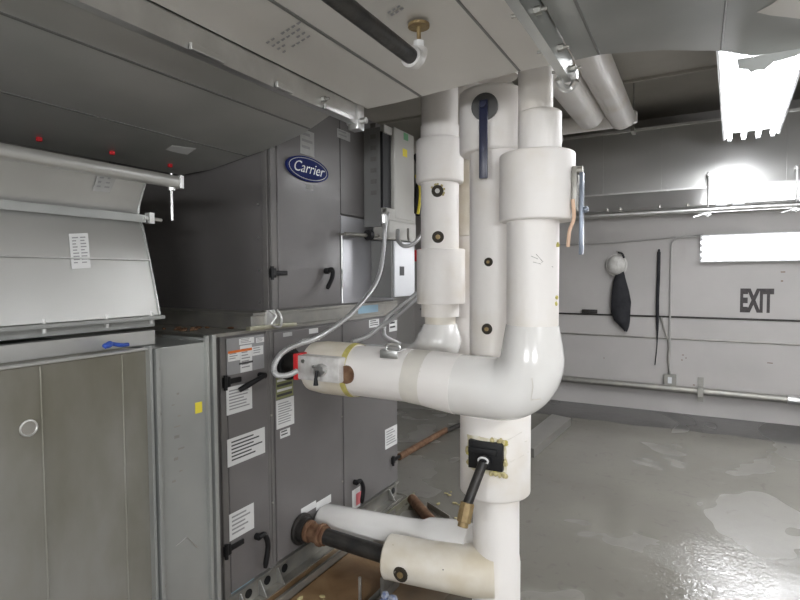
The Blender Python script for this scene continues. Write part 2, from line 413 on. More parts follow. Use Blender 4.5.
mb.tube(spline([(-0.40, 1.76, 2.225), (-0.39, 1.79, 2.205), (-0.37, 1.81, 2.205), (-0.35, 1.80, 2.225)], 5), 0.012, 8)
mb.cyl((-0.405, 1.785, 2.24), (-0.345, 1.785, 2.24), 0.017, 8); mb.build('end_clip', M['galv_shiny'], fr)

for ya, yb in ((1.02, 1.14), (1.36, 1.44), (1.62, 1.80)):
    MB().box((-1.222, ya, 2.220), (-1.210, yb, 2.240), 0.003).build('cleat', M['galv_shiny'], bayA, smooth=False)
q_ = [at(x, y, Z=2.2985) for x, y in [(757, 12), (772, 4), (785, -6), (812, -4), (812, 20), (788, 17), (770, 15)]]
MB().quadmesh([q_, [p-Vector((0, 0, 0.001)) for p in q_]]).build('scraped_patch', M['galv_dusty'], bayC, smooth=False)
# marker dots, stamps and paper labels on the duct
def flat(name, quad, m, parent, th=0.001):
    """thin plate through four world points"""
    q = [Vector(p) for p in quad]; nrm = (q[1]-q[0]).cross(q[3]-q[0]).normalized()*th
    return MB().quadmesh([[p for p in q], [p+nrm for p in q]]).build(name, m, parent, smooth=False)
def onplen(x, y): 
    p = at(x, y, Z=2.3)
    if p.x < -1.42:
        for _ in range(6): p = at(x, y, Z=lo_z(p.x))
    return p
for x, y, s in [(39, 136, 0.013), (112, 150, 0.013), (170, 163, 0.012)]:
    p = onplen(x, y); MB().box(p+Vector((-0.008, -0.010, -0.022)), p+Vector((0.008, 0.010, 0.0)), 0.003).build('red_tag', M['redmark'], bayA)
q = [onplen(*p)-Vector((0, 0, 0.003)) for p in [(157, 154), (172, 145), (196, 148), (182, 158)]]
st = flat('paper_label', q, M['white'], bayA)
q = [onplen(*p)-Vector((0, 0, 0.002)) for p in [(258, 42), (298, 17), (320, 33), (283, 56)]]
mk = MB()
for i in range(4):
    for j in range(7):
        if random.random() < 0.6:
            u, v = 0.1+0.13*j, 0.15+0.22*i
            P = lambda a, c: (q[0]*(1-a)+q[1]*a)*(1-c) + (q[3]*(1-a)+q[2]*a)*c
            mk.quadmesh([[P(u, v), P(u+0.09, v), P(u+0.08, v+0.06), P(u, v+0.08)], [x_-Vector((0, 0, 0.0006)) for x_ in (P(u, v), P(u+0.09, v), P(u+0.08, v+0.06), P(u, v+0.08))]])
mk.build('stamped_writing', M['greydecal'], bayB, smooth=False)
mk = MB(); q = [onplen(*p)-Vector((0, 0, 0.002)) for p in [(385, 12), (400, 3), (408, 8), (392, 18)]]
for i in range(3):
    for j in range(2):
        u, v = 0.1+0.3*i, 0.1+0.45*j
        mk.quadmesh([[P(u, v), P(u+0.2, v), P(u+0.2, v+0.15), P(u, v+0.2)], [x_-Vector((0, 0, 0.0006)) for x_ in (P(u, v), P(u+0.2, v), P(u+0.2, v+0.15), P(u, v+0.2))]])
mk.build('stamped_writing', M['greydecal'], bayB, smooth=False)

# black drain pipe with a brass end cock, just below the soffit
e = at(413, 58, Z=2.19); s_ = Vector((e.x-0.01, YB+0.3, 2.21))
t = thing('drain_pipe', 'black pipe under the overhead duct ending in a small drain cock', 'pipe', e)
MB().tube([s_, e], 0.021, 16).build('pipe', M['blackpipe'], t)
mb = MB(); mb.tube(arc((e.x, e.y+0.0, e.z+0.035), 0.035, R(-90), R(0), (0, 1, 0), (0, 0, 1), 8), 0.024, 14)
mb.cyl((e.x, e.y-0.015, e.z), (e.x, e.y+0.012, e.z), 0.029, 14)
el = mb.build('elbow', M['cream'], t)
tp = Vector((e.x, e.y+0.035, e.z+0.035))
MB().cyl(tp, tp+Vector((0, 0, 0.022)), 0.015, 12).build('collar', M['white'], t)
mb = MB(); mb.cyl(tp, tp+Vector((0, 0, 0.068)), 0.006, 8); mb.cyl(tp+Vector((0, 0, 0.060)), tp+Vector((0, 0, 0.068)), 0.030, 16)
mb.build('handwheel', M['brass'], t)
# short hanger so that the pipe is carried
MB().cyl((e.x, 1.0, 2.21), (e.x, 1.0, 2.305), 0.005, 8).build('hanger_rod', M['steel_dull'], t)

# ================================================================== AIR HANDLER
XF = -1.88
ahu = thing('air_handler', 'large two-storey charcoal air handling cabinet with an oval blue badge', 'air handler', (XF, 1.72, 0))
mb = MB(); mb.box((-3.2, 1.66, 0.11), (XF-0.012, 3.33, 1.33)); mb.build('lower_casing', M['ahu'], ahu, smooth=False)
mb = MB(); mb.box((-3.2, 2.05, 1.425), (XF-0.012, 3.30, 2.62)); mb.build('upper_casing', M['ahu'], ahu, smooth=False)
mb = MB(); mb.box((-3.2, 1.66, 1.33), (XF+0.004, 3.33, 1.345)); mb.box((-3.2, 1.9, 1.345), (XF+0.0, 3.33, 1.412), 0.004)
mb.box((-3.2, 1.9, 1.412), (XF+0.012, 3.33, 1.425))
mb.build('deck_rail', M['steel_dull'], ahu, smooth=False)
# base channel
mb = MB(); mb.box((-3.2, 1.66, 0.0), (XF-0.02, 3.33, 0.012)); mb.box((XF-0.02, 1.66, 0), (XF-0.012, 3.33, 0.11)); mb.box((XF-0.02, 1.66, 0), (XF+0.04, 3.33, 0.01))
mb.box((-3.2, 1.66, 0.10), (XF+0.01, 3.33, 0.112))
mb.build('base_channel', M['steel_dull'], ahu, smooth=False)
for yy in (1.80, 1.93, 2.06, 3.22):
    mb = MB(); mb.prism([(XF-0.012, 0.01), (XF+0.04, 0.01), (XF-0.012, 0.10)], yy, yy+0.006); mb.build('gusset', M['galv_shiny'], ahu, smooth=False)
    MB().cyl((XF-0.012, yy+0.06, 0.055), (XF-0.008, yy+0.06, 0.055), 0.022, 16).build('access_hole', M['black'], ahu)
# lower front: posts, door, panels
mb = MB(); mb.box((XF-0.012, 1.70, 0.112), (XF+0.004, 1.735, 1.33), 0.003); mb.build('corner_post', M['ahu_frame'], ahu, smooth=False)
doorA = MB().box((XF-0.012, 1.738, 0.125), (XF+0.006, 1.995, 1.318), 0.004).build('door', M['ahu'], ahu, smooth=False)
mb = MB(); mb.box((XF-0.012, 1.998, 0.112), (XF+0.002, 2.045, 1.33), 0.003); mb.cyl((XF+0.002, 2.022, 0.112), (XF+0.002, 2.022, 1.33), 0.006, 8)
mb.build('corner_post', M['ahu_frame'], ahu, smooth=False)
panB = MB().box((XF-0.012, 2.05, 0.125), (XF+0.006, 2.642, 1.318), 0.004).build('panel', M['ahu'], ahu, smooth=False)
panC = MB().box((XF-0.012, 2.652, 0.125), (XF+0.006, 3.318, 1.318), 0.004).build('panel', M['ahu'], ahu, smooth=False)
for y_, z_ in [(2.63, 0.35), (2.63, 0.75), (2.63, 1.08), (2.02, 0.45), (2.02, 0.9)]:
    MB().cyl((XF+0.004, y_, z_), (XF+0.010, y_, z_), 0.006, 8).build('screw', M['steel_dull'], ahu)
# upper front: corner post, door, end panel
mb = MB(); mb.box((XF-0.012, 2.045, 1.425), (XF+0.006, 2.085, 2.62), 0.004); mb.build('corner_post', M['ahu_frame'], ahu, smooth=False)
mb = MB(); mb.box((XF-0.05, 2.038, 1.425), (XF-0.016, 2.05, 2.62), 0.003); mb.build('edge_trim', M['ahu_frame'], ahu, smooth=False)
udoor = MB().box((XF-0.012, 2.09, 1.435), (XF+0.008, 2.638, 2.61), 0.004).build('door', M['ahu'], ahu, smooth=False)
M['ahu_end'] = mat('grey_reflective_sheet', (0.42, 0.42, 0.44), 0.6, 0.32, (0.46, 0.46, 0.48), 3, 3, 0.05, 3)
MB().box((XF-0.012, 2.648, 1.975), (XF+0.004, 3.29, 2.61), 0.003).build('panel', M['ahu'], ahu, smooth=False)
MB().box((XF-0.012, 2.648, 1.435), (XF+0.004, 3.29, 1.965), 0.003).build('panel', M['ahu_end'], ahu, smooth=False)
mb = MB(); mb.cyl((XF+0.012, 2.644, 1.44), (XF+0.012, 2.644, 1.86), 0.005, 8); mb.build('edge_trim', M['galv_shiny'], ahu)
for z_ in (1.47, 1.63, 1.80, 1.97):
    MB().cyl((-1.965, 2.044, z_), (-1.965, 2.05, z_), 0.005, 8).build('screw', M['galv_shiny'], ahu)

# stickers on the front (all on the plane of the doors)
def sticker(x0, yt, yb, x1, m=M['white'], parent=ahu, X=XF+0.0065, lines=0, ink=None, name='sticker', th=0.0012):
    a = at(x0, yt, X=X); b_ = at(x0, yb, X=X); c = at(x1, (yt+yb)/2, X=X)
    y0, y1, z1, z0 = a.y, c.y, a.z, b_.z
    s = MB().box((X, y0, z0), (X+th, y1, z1)).build(name, m, parent, smooth=False)
    if lines:
        mb = MB(); h = z1-z0; wd = y1-y0
        for i in range(lines):
            zz = z1 - h*(0.12 + 0.78*i/max(1, lines))
            f = random.uniform(0.5, 0.85) if i else 0.6
            mb.box((X+th, y0+0.1*wd, zz-h*0.32/lines), (X+th+0.0006, y0+wd*(0.08+f), zz))
        mb.build('printing', ink or M['greydecal'], s, smooth=False)
    return s
d = sticker(226, 339, 376, 264, M['greydecal'], doorA)
for (x0, yt, yb, x1, m_) in [(239, 339, 345, 254, M['white']), (256, 338, 343, 264, M['white']), (228, 353, 362, 240, M['white']), (240, 346, 373, 252, M['white']), (252, 347, 356, 263, M['white'])]:
    sticker(x0, yt, yb, x1, m_, d, XF+0.0078, 3 if yb-yt < 15 else 7, name='notice_box', th=0.0008)
sticker(228, 351.5, 354, 252, M['orange'], d, XF+0.0092, name='warning_bar', th=0.0006)
sticker(239, 363, 365, 253, M['ink'], d, XF+0.0092, name='warning_bar', th=0.0006)
sticker(226, 388, 416, 252, M['white'], doorA, lines=7)
sticker(227, 440, 468, 265, M['white'], doorA, lines=6, ink=M['ink'])
sticker(229, 515, 542, 254, M['white'], doorA, lines=5)
s_ = sticker(276, 378, 400, 293, M['olive'], panB)
for k in range(4): sticker(277, 380+k*5, 382.5+k*5, 292, M['ink'] if k % 2 else M['white'], s_, XF+0.0078, name='warning_bar', th=0.0006)
sticker(276, 401, 430, 294, M['white'], panB, lines=9)
sticker(280, 431, 439, 290, M['white'], panB, lines=2, ink=M['ink'])
sticker(301, 509, 516, 316, M['white'], panB); sticker(316, 503, 511, 331, M['white'], panB)
sticker(283, 333, 337, 292, M['paper_dim'], panB); sticker(309, 329, 334, 318, M['white'], panB)
sticker(302, 339, 343, 320, M['white'], panB)
sticker(369, 320, 328, 379, M['white'], panC, lines=3, ink=M['ink'])
sticker(389, 321, 332, 397, M['white'], panC, lines=2, ink=M['ink'])
sticker(385, 430, 450, 397, M['white'], panC, lines=6)
s_ = sticker(352, 491, 511, 360, M['white'], panC); sticker(356, 494, 506, 362, M['pink'], s_, XF+0.0078, name='printing', th=0.0006)
sticker(358, 306, 314, 378, M['bluedecal'], ahu, XF+0.001)
sticker(231, 582, 600, 254, M['bluedecal'], ahu, XF-0.011)
sticker(300, 128, 153, 314, M['paper_dim'], udoor, XF+0.0085, 3)
sticker(306, 184, 189, 313, M['paper_dim'], udoor, XF+0.0085)
sticker(337, 128, 137, 350, M['paper_dim'], ahu, XF+0.009, 2)
# oval badge with the maker's lettering
bc = at(307, 169.5, X=XF+0.010)
def ellipse_plate(c, a, h, th, m, name, parent):
    n = 40
    return MB().quadmesh([[Vector((c.x+dx, c.y+a*math.cos(2*math.pi*j/n), c.z+h*math.sin(2*math.pi*j/n))) for j in range(n)] for dx in (0, th)]).build(name, m, parent)
bd = ellipse_plate(bc, 0.178, 0.066, 0.012, M['badge'], 'badge', udoor)
n = 48
rp = [Vector((bc.x+0.012, bc.y+0.160*math.cos(2*math.pi*j/n), bc.z+0.056*math.sin(2*math.pi*j/n))) for j in range(n)]
MB().tube(rp, 0.0018, 6, loop=True).build('rim_line', M['silver'], bd)
mtx = Matrix(((0, 0, 1, bc.x+0.0125), (1, 0, 0, bc.y-0.002), (0, 1, 0, bc.z+0.002), (0, 0, 0, 1)))
text_mesh('lettering', 'Carrier', 0.082, M['silver'], mtx, bd, 0.001, 1.05, 0.38, -0.0004)

def lever(p, dy, dz, length, parent, base_flip=1, hook=0.03):
    """black door handle: boss on the panel and a curved grip"""
    p = Vector(p)
    mb = MB(); mb.cyl(p, p+Vector((0.028, 0, 0)), 0.017, 14, 0.004)
    q = p+Vector((0.03, 0, 0))
    g = spline([q+Vector((0, -0.012*base_flip, 0.004)), q+Vector((0.006, 0.02*base_flip, 0.006)), q+Vector((0.01, dy*0.5+hook*base_flip, dz*0.35)), q+Vector((0.008, dy, dz))], 6)
    mb.tube(g, [0.012]+[0.0135]*(len(g)-2)+[0.009], 10)
    return mb.build('handle', M['black'], parent)
lever(at(325, 271, X=XF+0.008), -0.03, -0.10, 0.1, udoor)
lever(at(256, 536, X=XF+0.006), 0.02, -0.16, 0.1, doorA, 1, 0.03)
lever(at(354, 482, X=XF+0.006), 0.03, -0.14, 0.1, panC, 1, 0.03)
def hinge(x, y, x1, parent, X=XF+0.006):
    a = at(x, y, X=X); b_ = at(x1, y, X=X)
    mb = MB(); mb.box((X, a.y, a.z-0.024), (X+0.014, a.y+0.04, a.z+0.024), 0.003); mb.box((X, a.y, a.z-0.012), (X+0.012, b_.y, a.z+0.012), 0.003)
    mb.cyl((X+0.014, a.y+0.008, a.z-0.034), (X+0.014, a.y+0.008, a.z+0.034), 0.009, 10)
    mb.build('hinge', M['black'], parent)
hinge(269, 273, 286, udoor, XF+0.008); hinge(222, 383, 240, doorA); hinge(223, 552, 243, doorA); hinge(391, 461, 399, panC)
# latch arm on the lower door
p = at(241, 386, X=XF+0.010); q = at(260, 375, X=XF+0.012)
mb = MB(); mb.tube([p+Vector((0.01, -0.02, -0.015)), p+Vector((0.025, 0.01, 0)), q+Vector((0.03, 0, 0))], [0.012, 0.014, 0.011], 10); mb.cyl(q+Vector((-0.004, 0, 0)), q+Vector((0.035, 0, 0)), 0.014, 12)
mb.build('handle', M['black'], doorA)
# clip and strut at the seam
p = at(273, 318, X=XF+0.03)
mb = MB(); mb.box((XF, p.y-0.035, p.z-0.05), (XF+0.02, p.y+0.03, p.z+0.04), 0.003)
mb.tube(spline([p+Vector((0, -0.03, 0.04)), p+Vector((0.02, 0.0, 0.01)), p+Vector((0.01, -0.02, -0.03)), p+Vector((0.02, 0.03, -0.045)), p+Vector((0.01, 0.05, 0.0)), p+Vector((0.0, 0.03, 0.04))], 5), 0.006, 8)
mb.build('clip', M['galv_shiny'], ahu)
a_ = at(248, 329, X=XF+0.02); b_ = at(295, 324, X=XF+0.02)
M['strutpaint'] = mat('olive_zinc', (0.38, 0.37, 0.26), 0.6, 0.4, (0.45, 0.43, 0.34), 20)
mb = MB(); mb.bar(a_, b_, 0.03, 0.02, bev=0.003); mb.build('tie_bar', M['strutpaint'], ahu)

# ---- return-air box duct on the left (two sections joined by a flange)
XBx = -1.65
bd1 = thing('duct_box', 'big weathered sheet-metal box duct at lower left of the photograph', 'duct', (XBx, 1.2, 0))
mb = MB(); mb.box((-3.3, -0.6, 0.0), (XBx, 1.185, 1.352), 0.004); mb.build('casing', M['galv_box'], bd1, smooth=False)
for yy in (0.832, 1.082):
    MB().cyl((XBx+0.001, yy, 0.01), (XBx+0.001, yy, 1.345), 0.0035, 6).build('seam', M['galv_box'], bd1)
p = at(28, 428, X=XBx)
mb = MB(); mb.cyl(p, p+Vector((0.004, 0, 0)), 0.022, 20); mb.build('test_plug', M['steel_dull'], bd1)
mb = MB(); mb.tube([p+Vector((0.004, 0.022*math.cos(i*math.pi/8), 0.022*math.sin(i*math.pi/8))) for i in range(16)], 0.003, 6, loop=True); mb.build('plug_ring', M['galv_shiny'], bd1)
mb = MB(); mb.box((-1.66, -0.6, 1.352), (XBx+0.012, 1.185, 1.360), 0.003); mb.build('top_lip', M['galv_hood'], bd1, smooth=False)
mb = MB(); mb.box((-1.80, -0.6, 1.352), (-1.762, 1.29, 1.405), 0.003); mb.build('upstand', M['galv_hood'], bd1, smooth=False)
mb = MB(); mb.box((XBx-0.004, 1.168, 0.0), (XBx+0.022, 1.178, 1.365)); mb.box((XBx-0.004, 1.186, 0.0), (XBx+0.030, 1.198, 1.355)); mb.box((XBx-0.004, 1.178, 0.0), (XBx+0.006, 1.22, 1.35), 0.002)
mb.build('flange', M['galv'], bd1, smooth=False)
for zz in (0.35, 0.5, 0.75, 0.9, 1.12, 1.28):
    MB().cyl((XBx+0.004, 1.208, zz), (XBx+0.012, 1.208, zz), 0.008, 6).build('bolt', M['steel_dull'], bd1)
bd2 = thing('duct_box', 'narrow galvanised duct section with a yellow sticker between big box and cabinet', 'duct', (XBx-0.01, 1.3, 0))
mb = MB(); mb.box((-3.3, 1.225, 0), (XBx-0.012, 1.46, 1.350), 0.003); mb.build('casing', M['galv'], bd2, smooth=False)
mb = MB(); mb.box((XBx-0.012, 1.425, 0.0), (XBx+0.004, 1.437, 1.375)); mb.box((XBx-0.012, 1.452, 0.0), (XBx+0.006, 1.470, 1.375)); mb.box((-1.95, 1.46, 0.0), (XBx-0.02, 1.475, 1.36))
mb.build('flange', M['galv'], bd2, smooth=False)
mb = MB(); mb.box((-3.1, 1.476, 0.06), (-1.90, 1.655, 1.33)); mb.build('collar', M['steel_dull'], bd2, smooth=False)
s_ = sticker(195, 403, 414, 202, M['yellow'], bd2, XBx-0.012)
mb = MB()
for i in range(9):
    p = at(172+random.uniform(-2, 8), 395+i*11, X=XBx-0.0118); mb.box(p, p+Vector((0.0006, random.uniform(0.01, 0.03), random.uniform(0.004, 0.012))))
mb.build('faint_print', M['steel_dull'], bd2, smooth=False)
a_ = at(176, 545, X=XBx-0.011); mb = MB(); mb.tube([at(176, 546, X=XBx-0.0115), at(187, 537, X=XBx-0.0115), at(198, 548, X=XBx-0.0115)], 0.0016, 6); mb.build('scratch', M['galv_shiny'], bd2)
# clutter on the ledge
mb = MB(); p = at(104, 349, Z=1.366); 
mb.tube(spline([p+Vector((0, 0, 0.004)), p+Vector((0.005, 0.015, 0.018)), p+Vector((-0.005, 0.035, 0.012)), p+Vector((0.004, 0.06, 0.006)), p+Vector((0, 0.085, 0.005))], 5), 0.007, 8)
mb.ball(p+Vector((0, 0.012, 0.010)), 0.014, (0.8, 1.3, 0.7), 10)
tag(mb.build('rag', M['bluerag']), 'small crumpled blue scrap lying on the ledge of the box duct', 'scrap')
# rusty debris on the cabinet deck
mb = MB()
for i in range(14):
    x, y = random.uniform(-2.3, -1.98), random.uniform(1.70, 1.95)
    mb.ball((x, y, 1.349), 0.012, (random.uniform(0.6, 1.8), random.uniform(0.6, 1.8), 0.5), 8)
tag(mb.build('debris', M['rust']), 'rusty crumbs lying on the cabinet deck behind the box duct', 'debris', kind='stuff')

# ---- sloping hood duct above the box
hood = thing('duct_hood', 'bright galvanised hood duct with waist seam above the big box', 'duct', (-1.8, 1.3, 1.42))
prof = [(-1.80, 1.98), (-1.825, 1.93), (-1.85, 1.88), (-1.862, 1.835), (-1.835, 1.79), (-1.80, 1.66), (-1.765, 1.52), (-1.75, 1.462)]
mb = MB(); mb.quadmesh([[Vector((x, y, z)) for x, z in prof + [(-3.2, 1.462), (-3.2, 1.98)]] for y in (-0.6, 0.3, 1.30)]); mb.build('casing', M['galv_hood'], hood)
MB().tube([(x+0.003, 1.30, z) for x, z in prof], 0.004, 6).build('edge_hem', M['galv'], hood)
mb = MB(); mb.box((-1.872, -0.6, 1.815), (-1.83, 1.31, 1.822)); mb.box((-1.834, -0.6, 1.808), (-1.828, 1.31, 1.836)); mb.build('waist_rail', M['galv'], hood, smooth=False)
mb = MB(); mb.cyl((-1.825, 1.30, 1.825), (-1.825, 1.375, 1.822), 0.007, 8); mb.box((-1.84, 1.315, 1.805), (-1.81, 1.335, 1.845)); mb.build('rail_bolt', M['galv_shiny'], hood)
MB().cyl((-1.797, -0.6, 1.665), (-1.797, 1.30, 1.665), 0.0035, 6).build('seam', M['galv_shiny'], hood)
mb = MB(); mb.box((-3.2, -0.6, 1.415), (-1.79, 1.31, 1.450), 0.003); mb.box((-1.80, -0.6, 1.445), (-1.735, 1.315, 1.460), 0.003); mb.build('bottom_flange', M['galv'], hood, smooth=False)
for yy in (0.9, 1.1, 1.27):
    MB().cyl((-1.755, yy, 1.43), (-1.755, yy, 1.475), 0.006, 8).build('bolt', M['galv_shiny'], hood)
def on_hood(x, y):
    X = -1.8
    for _ in range(8):
        p = at(x, y, X=X); z = max(1.47, min(1.97, p.z))
        for (xa, za), (xb, zb) in zip(prof, prof[1:]):
            if zb <= z <= za: X = xa+(xb-xa)*(za-z)/(za-zb)
    return at(x, y, X=X)
def hood_label(pts, m, lines):
    q = [on_hood(*p)+Vector((0.005, 0, 0)) for p in pts]
    s = flat('paper_label', q, m, hood, 0.0012)
    mb = MB(); P = lambda a, c: (q[0]*(1-a)+q[1]*a)*(1-c) + (q[3]*(1-a)+q[2]*a)*c + Vector((0.002, 0, 0))
    for i in range(lines):
        for j in range(2):
            u = 0.12+0.42*j; v = 0.1+0.8*i/lines; f = random.uniform(0.15, 0.34)
            a4 = [P(u, v), P(u+f, v), P(u+f, v+0.3/lines), P(u, v+0.3/lines)]
            mb.quadmesh([a4, [c_+Vector((0.0006, 0, 0)) for c_ in a4]])
    mb.build('printing', M['greydecal'], s, smooth=False)
hood_label([(68, 234), (87, 233), (90, 268), (71, 269)], M['white'], 9)
hood_label([(97, 175), (116, 177), (109, 193), (92, 191)], M['paper_dim'], 3)
# strut tube along the hood, hung by a threaded rod
t = thing('strut_tube', 'galvanised round tube running along the top of the left hood', 'tube', (-1.62, 1.30, 1.95))
MB().tube([(-1.62, -0.6, 1.937), (-1.62, 1.30, 1.937)], 0.022, 16).build('tube', M['galv_hood'], t)
MB().box((-1.642, 1.285, 1.913), (-1.598, 1.302, 1.961), 0.003).build('end_plate', M['galv_shiny'], t, smooth=False)
MB().cyl((-1.62, 1.265, 1.80), (-1.62, 1.265, 1.965), 0.0045, 8).build('threaded_rod', M['galv_shiny'], t)
MB().cyl((-1.62, 1.265, 1.905), (-1.62, 1.265, 1.915), 0.012, 6).build('nut', M['galv_shiny'], t)
p = at(170, 163, Z=lo_z(-1.75)); 

# ================================================================== DRIVE AND SWITCH BOXES ON THE CABINET
XV = -1.72
def zat(y, x=393, X=XV): return at(x, y, X=X).z
t = thing('control_box', 'tall grey motor drive box with yellow and green stickers mounted on the cabinet', 'control box', (XF, 3.1, 1.9))
z1 = at(383, 125, X=XV).z + 0.02; z0 = at(383, 234, X=XV).z; zm = at(383, 207, X=XV).z
mb = MB(); mb.box((XF+0.005, 2.90, z0+0.05), (XV-0.03, 3.30, z1-0.02), 0.004); mb.build('heatsink_side', M['vfd_side'], t, smooth=False)
mb = MB(); mb.box((XV-0.03, 2.90, zm), (XV-0.012, 3.02, z1-0.05)); mb.build('vent_recess', M['black'], t, smooth=False)
mb = MB(); mb.box((XV-0.03, 3.0, z0+0.10), (XV+0.015, 3.28, z1), 0.014); mb.box((XV-0.03, 2.90, z1-0.06), (XV+0.0, 3.05, z1-0.01), 0.004); mb.build('cover', M['vfd'], t, smooth=False)
mb = MB(); mb.box((XV-0.03, 2.90, z0+0.09), (XV+0.012, 3.30, zm), 0.006); mb.box((XV-0.10, 2.92, z0-0.03), (XV+0.02, 3.29, z0+0.095), 0.008); mb.build('terminal_cover', M['vfd'], t, smooth=False)
for i in range(7):
    zz = z0+0.25+0.07*i
    MB().box((XF+0.06, 2.896, zz), (XV-0.06, 2.902, zz+0.028)).build('vent_slot', M['ahu_frame'], t, smooth=False)
for (px, py, c, h_) in [(406, 137, 'green', 0.045), (405, 153, 'yellow', 0.05)]:
    p = at(px, py, X=XV+0.016); MB().box((XV+0.0145, p.y-0.03, p.z-h_/2), (XV+0.0165, p.y+0.03, p.z+h_/2)).build('sticker', M[c], t, smooth=False)
# black cable tray strip beside it
mb = MB(); p = at(415, 152, X=XV+0.02); q = at(412, 214, X=XV+0.02); 
mb.tube(spline([Vector((XV, 3.33, p.z)), Vector((XV+0.02, 3.35, p.z-0.10)), Vector((XV+0.01, 3.33, q.z+0.1)), Vector((XV+0.01, 3.32, q.z))], 5), 0.026, 10)
tag(mb.build('cable_bundle', M['black']), 'thick black cable bundle hanging beside the grey drive box', 'cable')
mb = MB(); mb.tube(spline([at(416, 175, X=-1.66), at(420, 187, X=-1.65), at(420, 200, X=-1.65), at(418, 214, X=-1.66)], 5), 0.010, 8)
tag(mb.build('wire', M['yellow']), 'short yellow-green wire hanging between drive box and white pipe', 'wire')
# switch box below
t = thing('switch_box', 'pale grey disconnect switch box below the drive box', 'switch box', (XF, 3.1, 1.45))
a_ = at(391, 298, X=XV); za = a_.z; zb = at(391, 240, X=XV).z
mb = MB(); mb.box((XF+0.004, 2.98, za), (XV, 3.30, zb), 0.004); mb.build('case', M['vfd_side'], t, smooth=False)
mb = MB(); mb.box((XV, 3.0, za+0.005), (XV+0.012, 3.28, zb-0.005), 0.003); sd = mb.build('cover', M['boxwhite'], t, smooth=False)
p = at(402, 271, X=XV+0.013); MB().box((XV+0.0115, p.y-0.03, p.z-0.03), (XV+0.0135, p.y+0.03, p.z+0.03)).build('nameplate', M['ink'], sd, smooth=False)
mb = MB(); mb.box((XV-0.05, 3.30, zb-0.13), (XV+0.03, 3.35, zb-0.05), 0.008); mb.cyl((XV-0.0, 3.33, zb-0.09), (XV+0.06, 3.34, zb-0.03), 0.016, 10); mb.build('switch_lever', M['red'], t)
# operator shaft that comes out of the panel
t = thing('shaft', 'thin dark rod with a round collar sticking across the upper cabinet panel', 'rod', at(352, 236, X=XF))
a_ = at(345, 234, X=XF+0.05); b_ = at(380, 236, X=XF+0.10)
MB().cyl((XF, a_.y, a_.z), a_, 0.006, 8).build('standoff', M['steel_dull'], t)
MB().cyl(a_, b_, 0.012, 10).build('rod', M['steel_dull'], t)
c_ = at(369, 235, X=XF+0.09); dd = (b_-a_).normalized(); MB().cyl(c_-dd*0.016, c_+dd*0.016, 0.032, 14).build('collar', M['black'], t)

# flexible conduits
def ribbed(pts, r, label, name='flexible_conduit', m=None, group=None):
    P = spline(pts, 14); out = []; rad = []
    for i, p in enumerate(P): out.append(p); rad.append(r*(1.0 if i % 2 else 0.86))
    return tag(MB().tube(out, rad, 10).build(name, m or M['flex']), label, 'conduit', group)
A = lambda x, y, X: at(x, y, X=X)
ribbed([A(388, 213, -1.68), A(385, 228, -1.66), A(384, 245, -1.66), A(380, 272, -1.66), A(371, 291, -1.66), A(352, 313, -1.64), A(330, 330, -1.62), A(312, 340, -1.63), A(300, 343, -1.65)], 0.014,
       'long flexible metal conduit curving from the drive box down to the pipe valve')
ribbed([A(398, 230, -1.66), A(398, 240, -1.62), A(404, 246, -1.56), A(413, 244, -1.52), A(421, 235, -1.50), A(427, 222, -1.52)], 0.013,
       'short flexible conduit looping under the drive box')
ribbed([A(408, 229, -1.67), A(409, 240, -1.62), A(416, 243, -1.6)], 0.008, 'thin dark conduit dropping from the drive box', m=M['steel_dull'])
ribbed([A(419, 291, -1.50), A(408, 300, -1.55), A(394, 311, -1.60), A(386, 319, -1.62), A(384, 330, -1.63), A(386, 337, -1.63), A(400, 344, -1.60)], 0.013,
       'upper of two parallel flexible conduits sloping from white pipe to cabinet')
ribbed([A(419, 296, -1.47), A(408, 306, -1.50), A(394, 318, -1.54), A(380, 327, -1.58), A(368, 336, -1.62), A(352, 342, -1.64)], 0.013,
       'lower of two parallel flexible conduits sloping from white pipe to cabinet')
ribbed([A(308, 341, -1.66), A(292, 347, -1.64), A(280, 355, -1.62), A(274, 367, -1.60), A(277, 375, -1.59), A(288, 375, -1.58), A(297, 371, -1.57)], 0.013,
       'flexible conduit looped round to the red valve actuator')
mb = MB()
p = A(384, 220, -1.66); mb.cyl(p-Vector((0, 0, 0.02)), p+Vector((0, 0, 0.03)), 0.021, 8); mb.cyl(p+Vector((0.0, 0.0, 0.03)), p+Vector((-0.01, 0.03, 0.06)), 0.017, 10)
tag(mb.build('conduit_connector', M['galv_shiny']), 'shiny elbow connector at the bottom of the drive box', 'connector')

# ================================================================== PIPES
def pipe_thing(label, loc, name='insulated_pipe'): return thing(name, label, 'pipe', loc)
def plug(c, d, parent, r=0.02, foam=False):
    """round test plug: dark well in the jacket with a brass stem"""
    c, d = Vector(c), Vector(d).normalized()
    mb = MB(); N = d.orthogonal().normalized(); B = d.cross(N)
    ring = [c + (N*math.cos(i*math.pi/9)+B*math.sin(i*math.pi/9))*r + d*0.001 for i in range(18)]
    mb.tube(ring, 0.004, 6, loop=True); mb.cyl(c-d*0.012, c-d*0.001+d*0.003, r, 16)
    o = mb.build('test_port', M['port'], parent)
    MB().cyl(c, c+d*0.012, r*0.45, 10, 0.002).build('plug', M['brass'] if not foam else M['cream'], o)
    if foam:
        mb = MB()
        for i in range(9):
            a = random.uniform(1.6, 5.2); q = c + (N*math.cos(a)+B*math.sin(a))*r*1.25
            mb.ball(q, 0.007, (1, 0.6, 1), 8)
        mb.build('foam_scrap', M['foam'], parent)
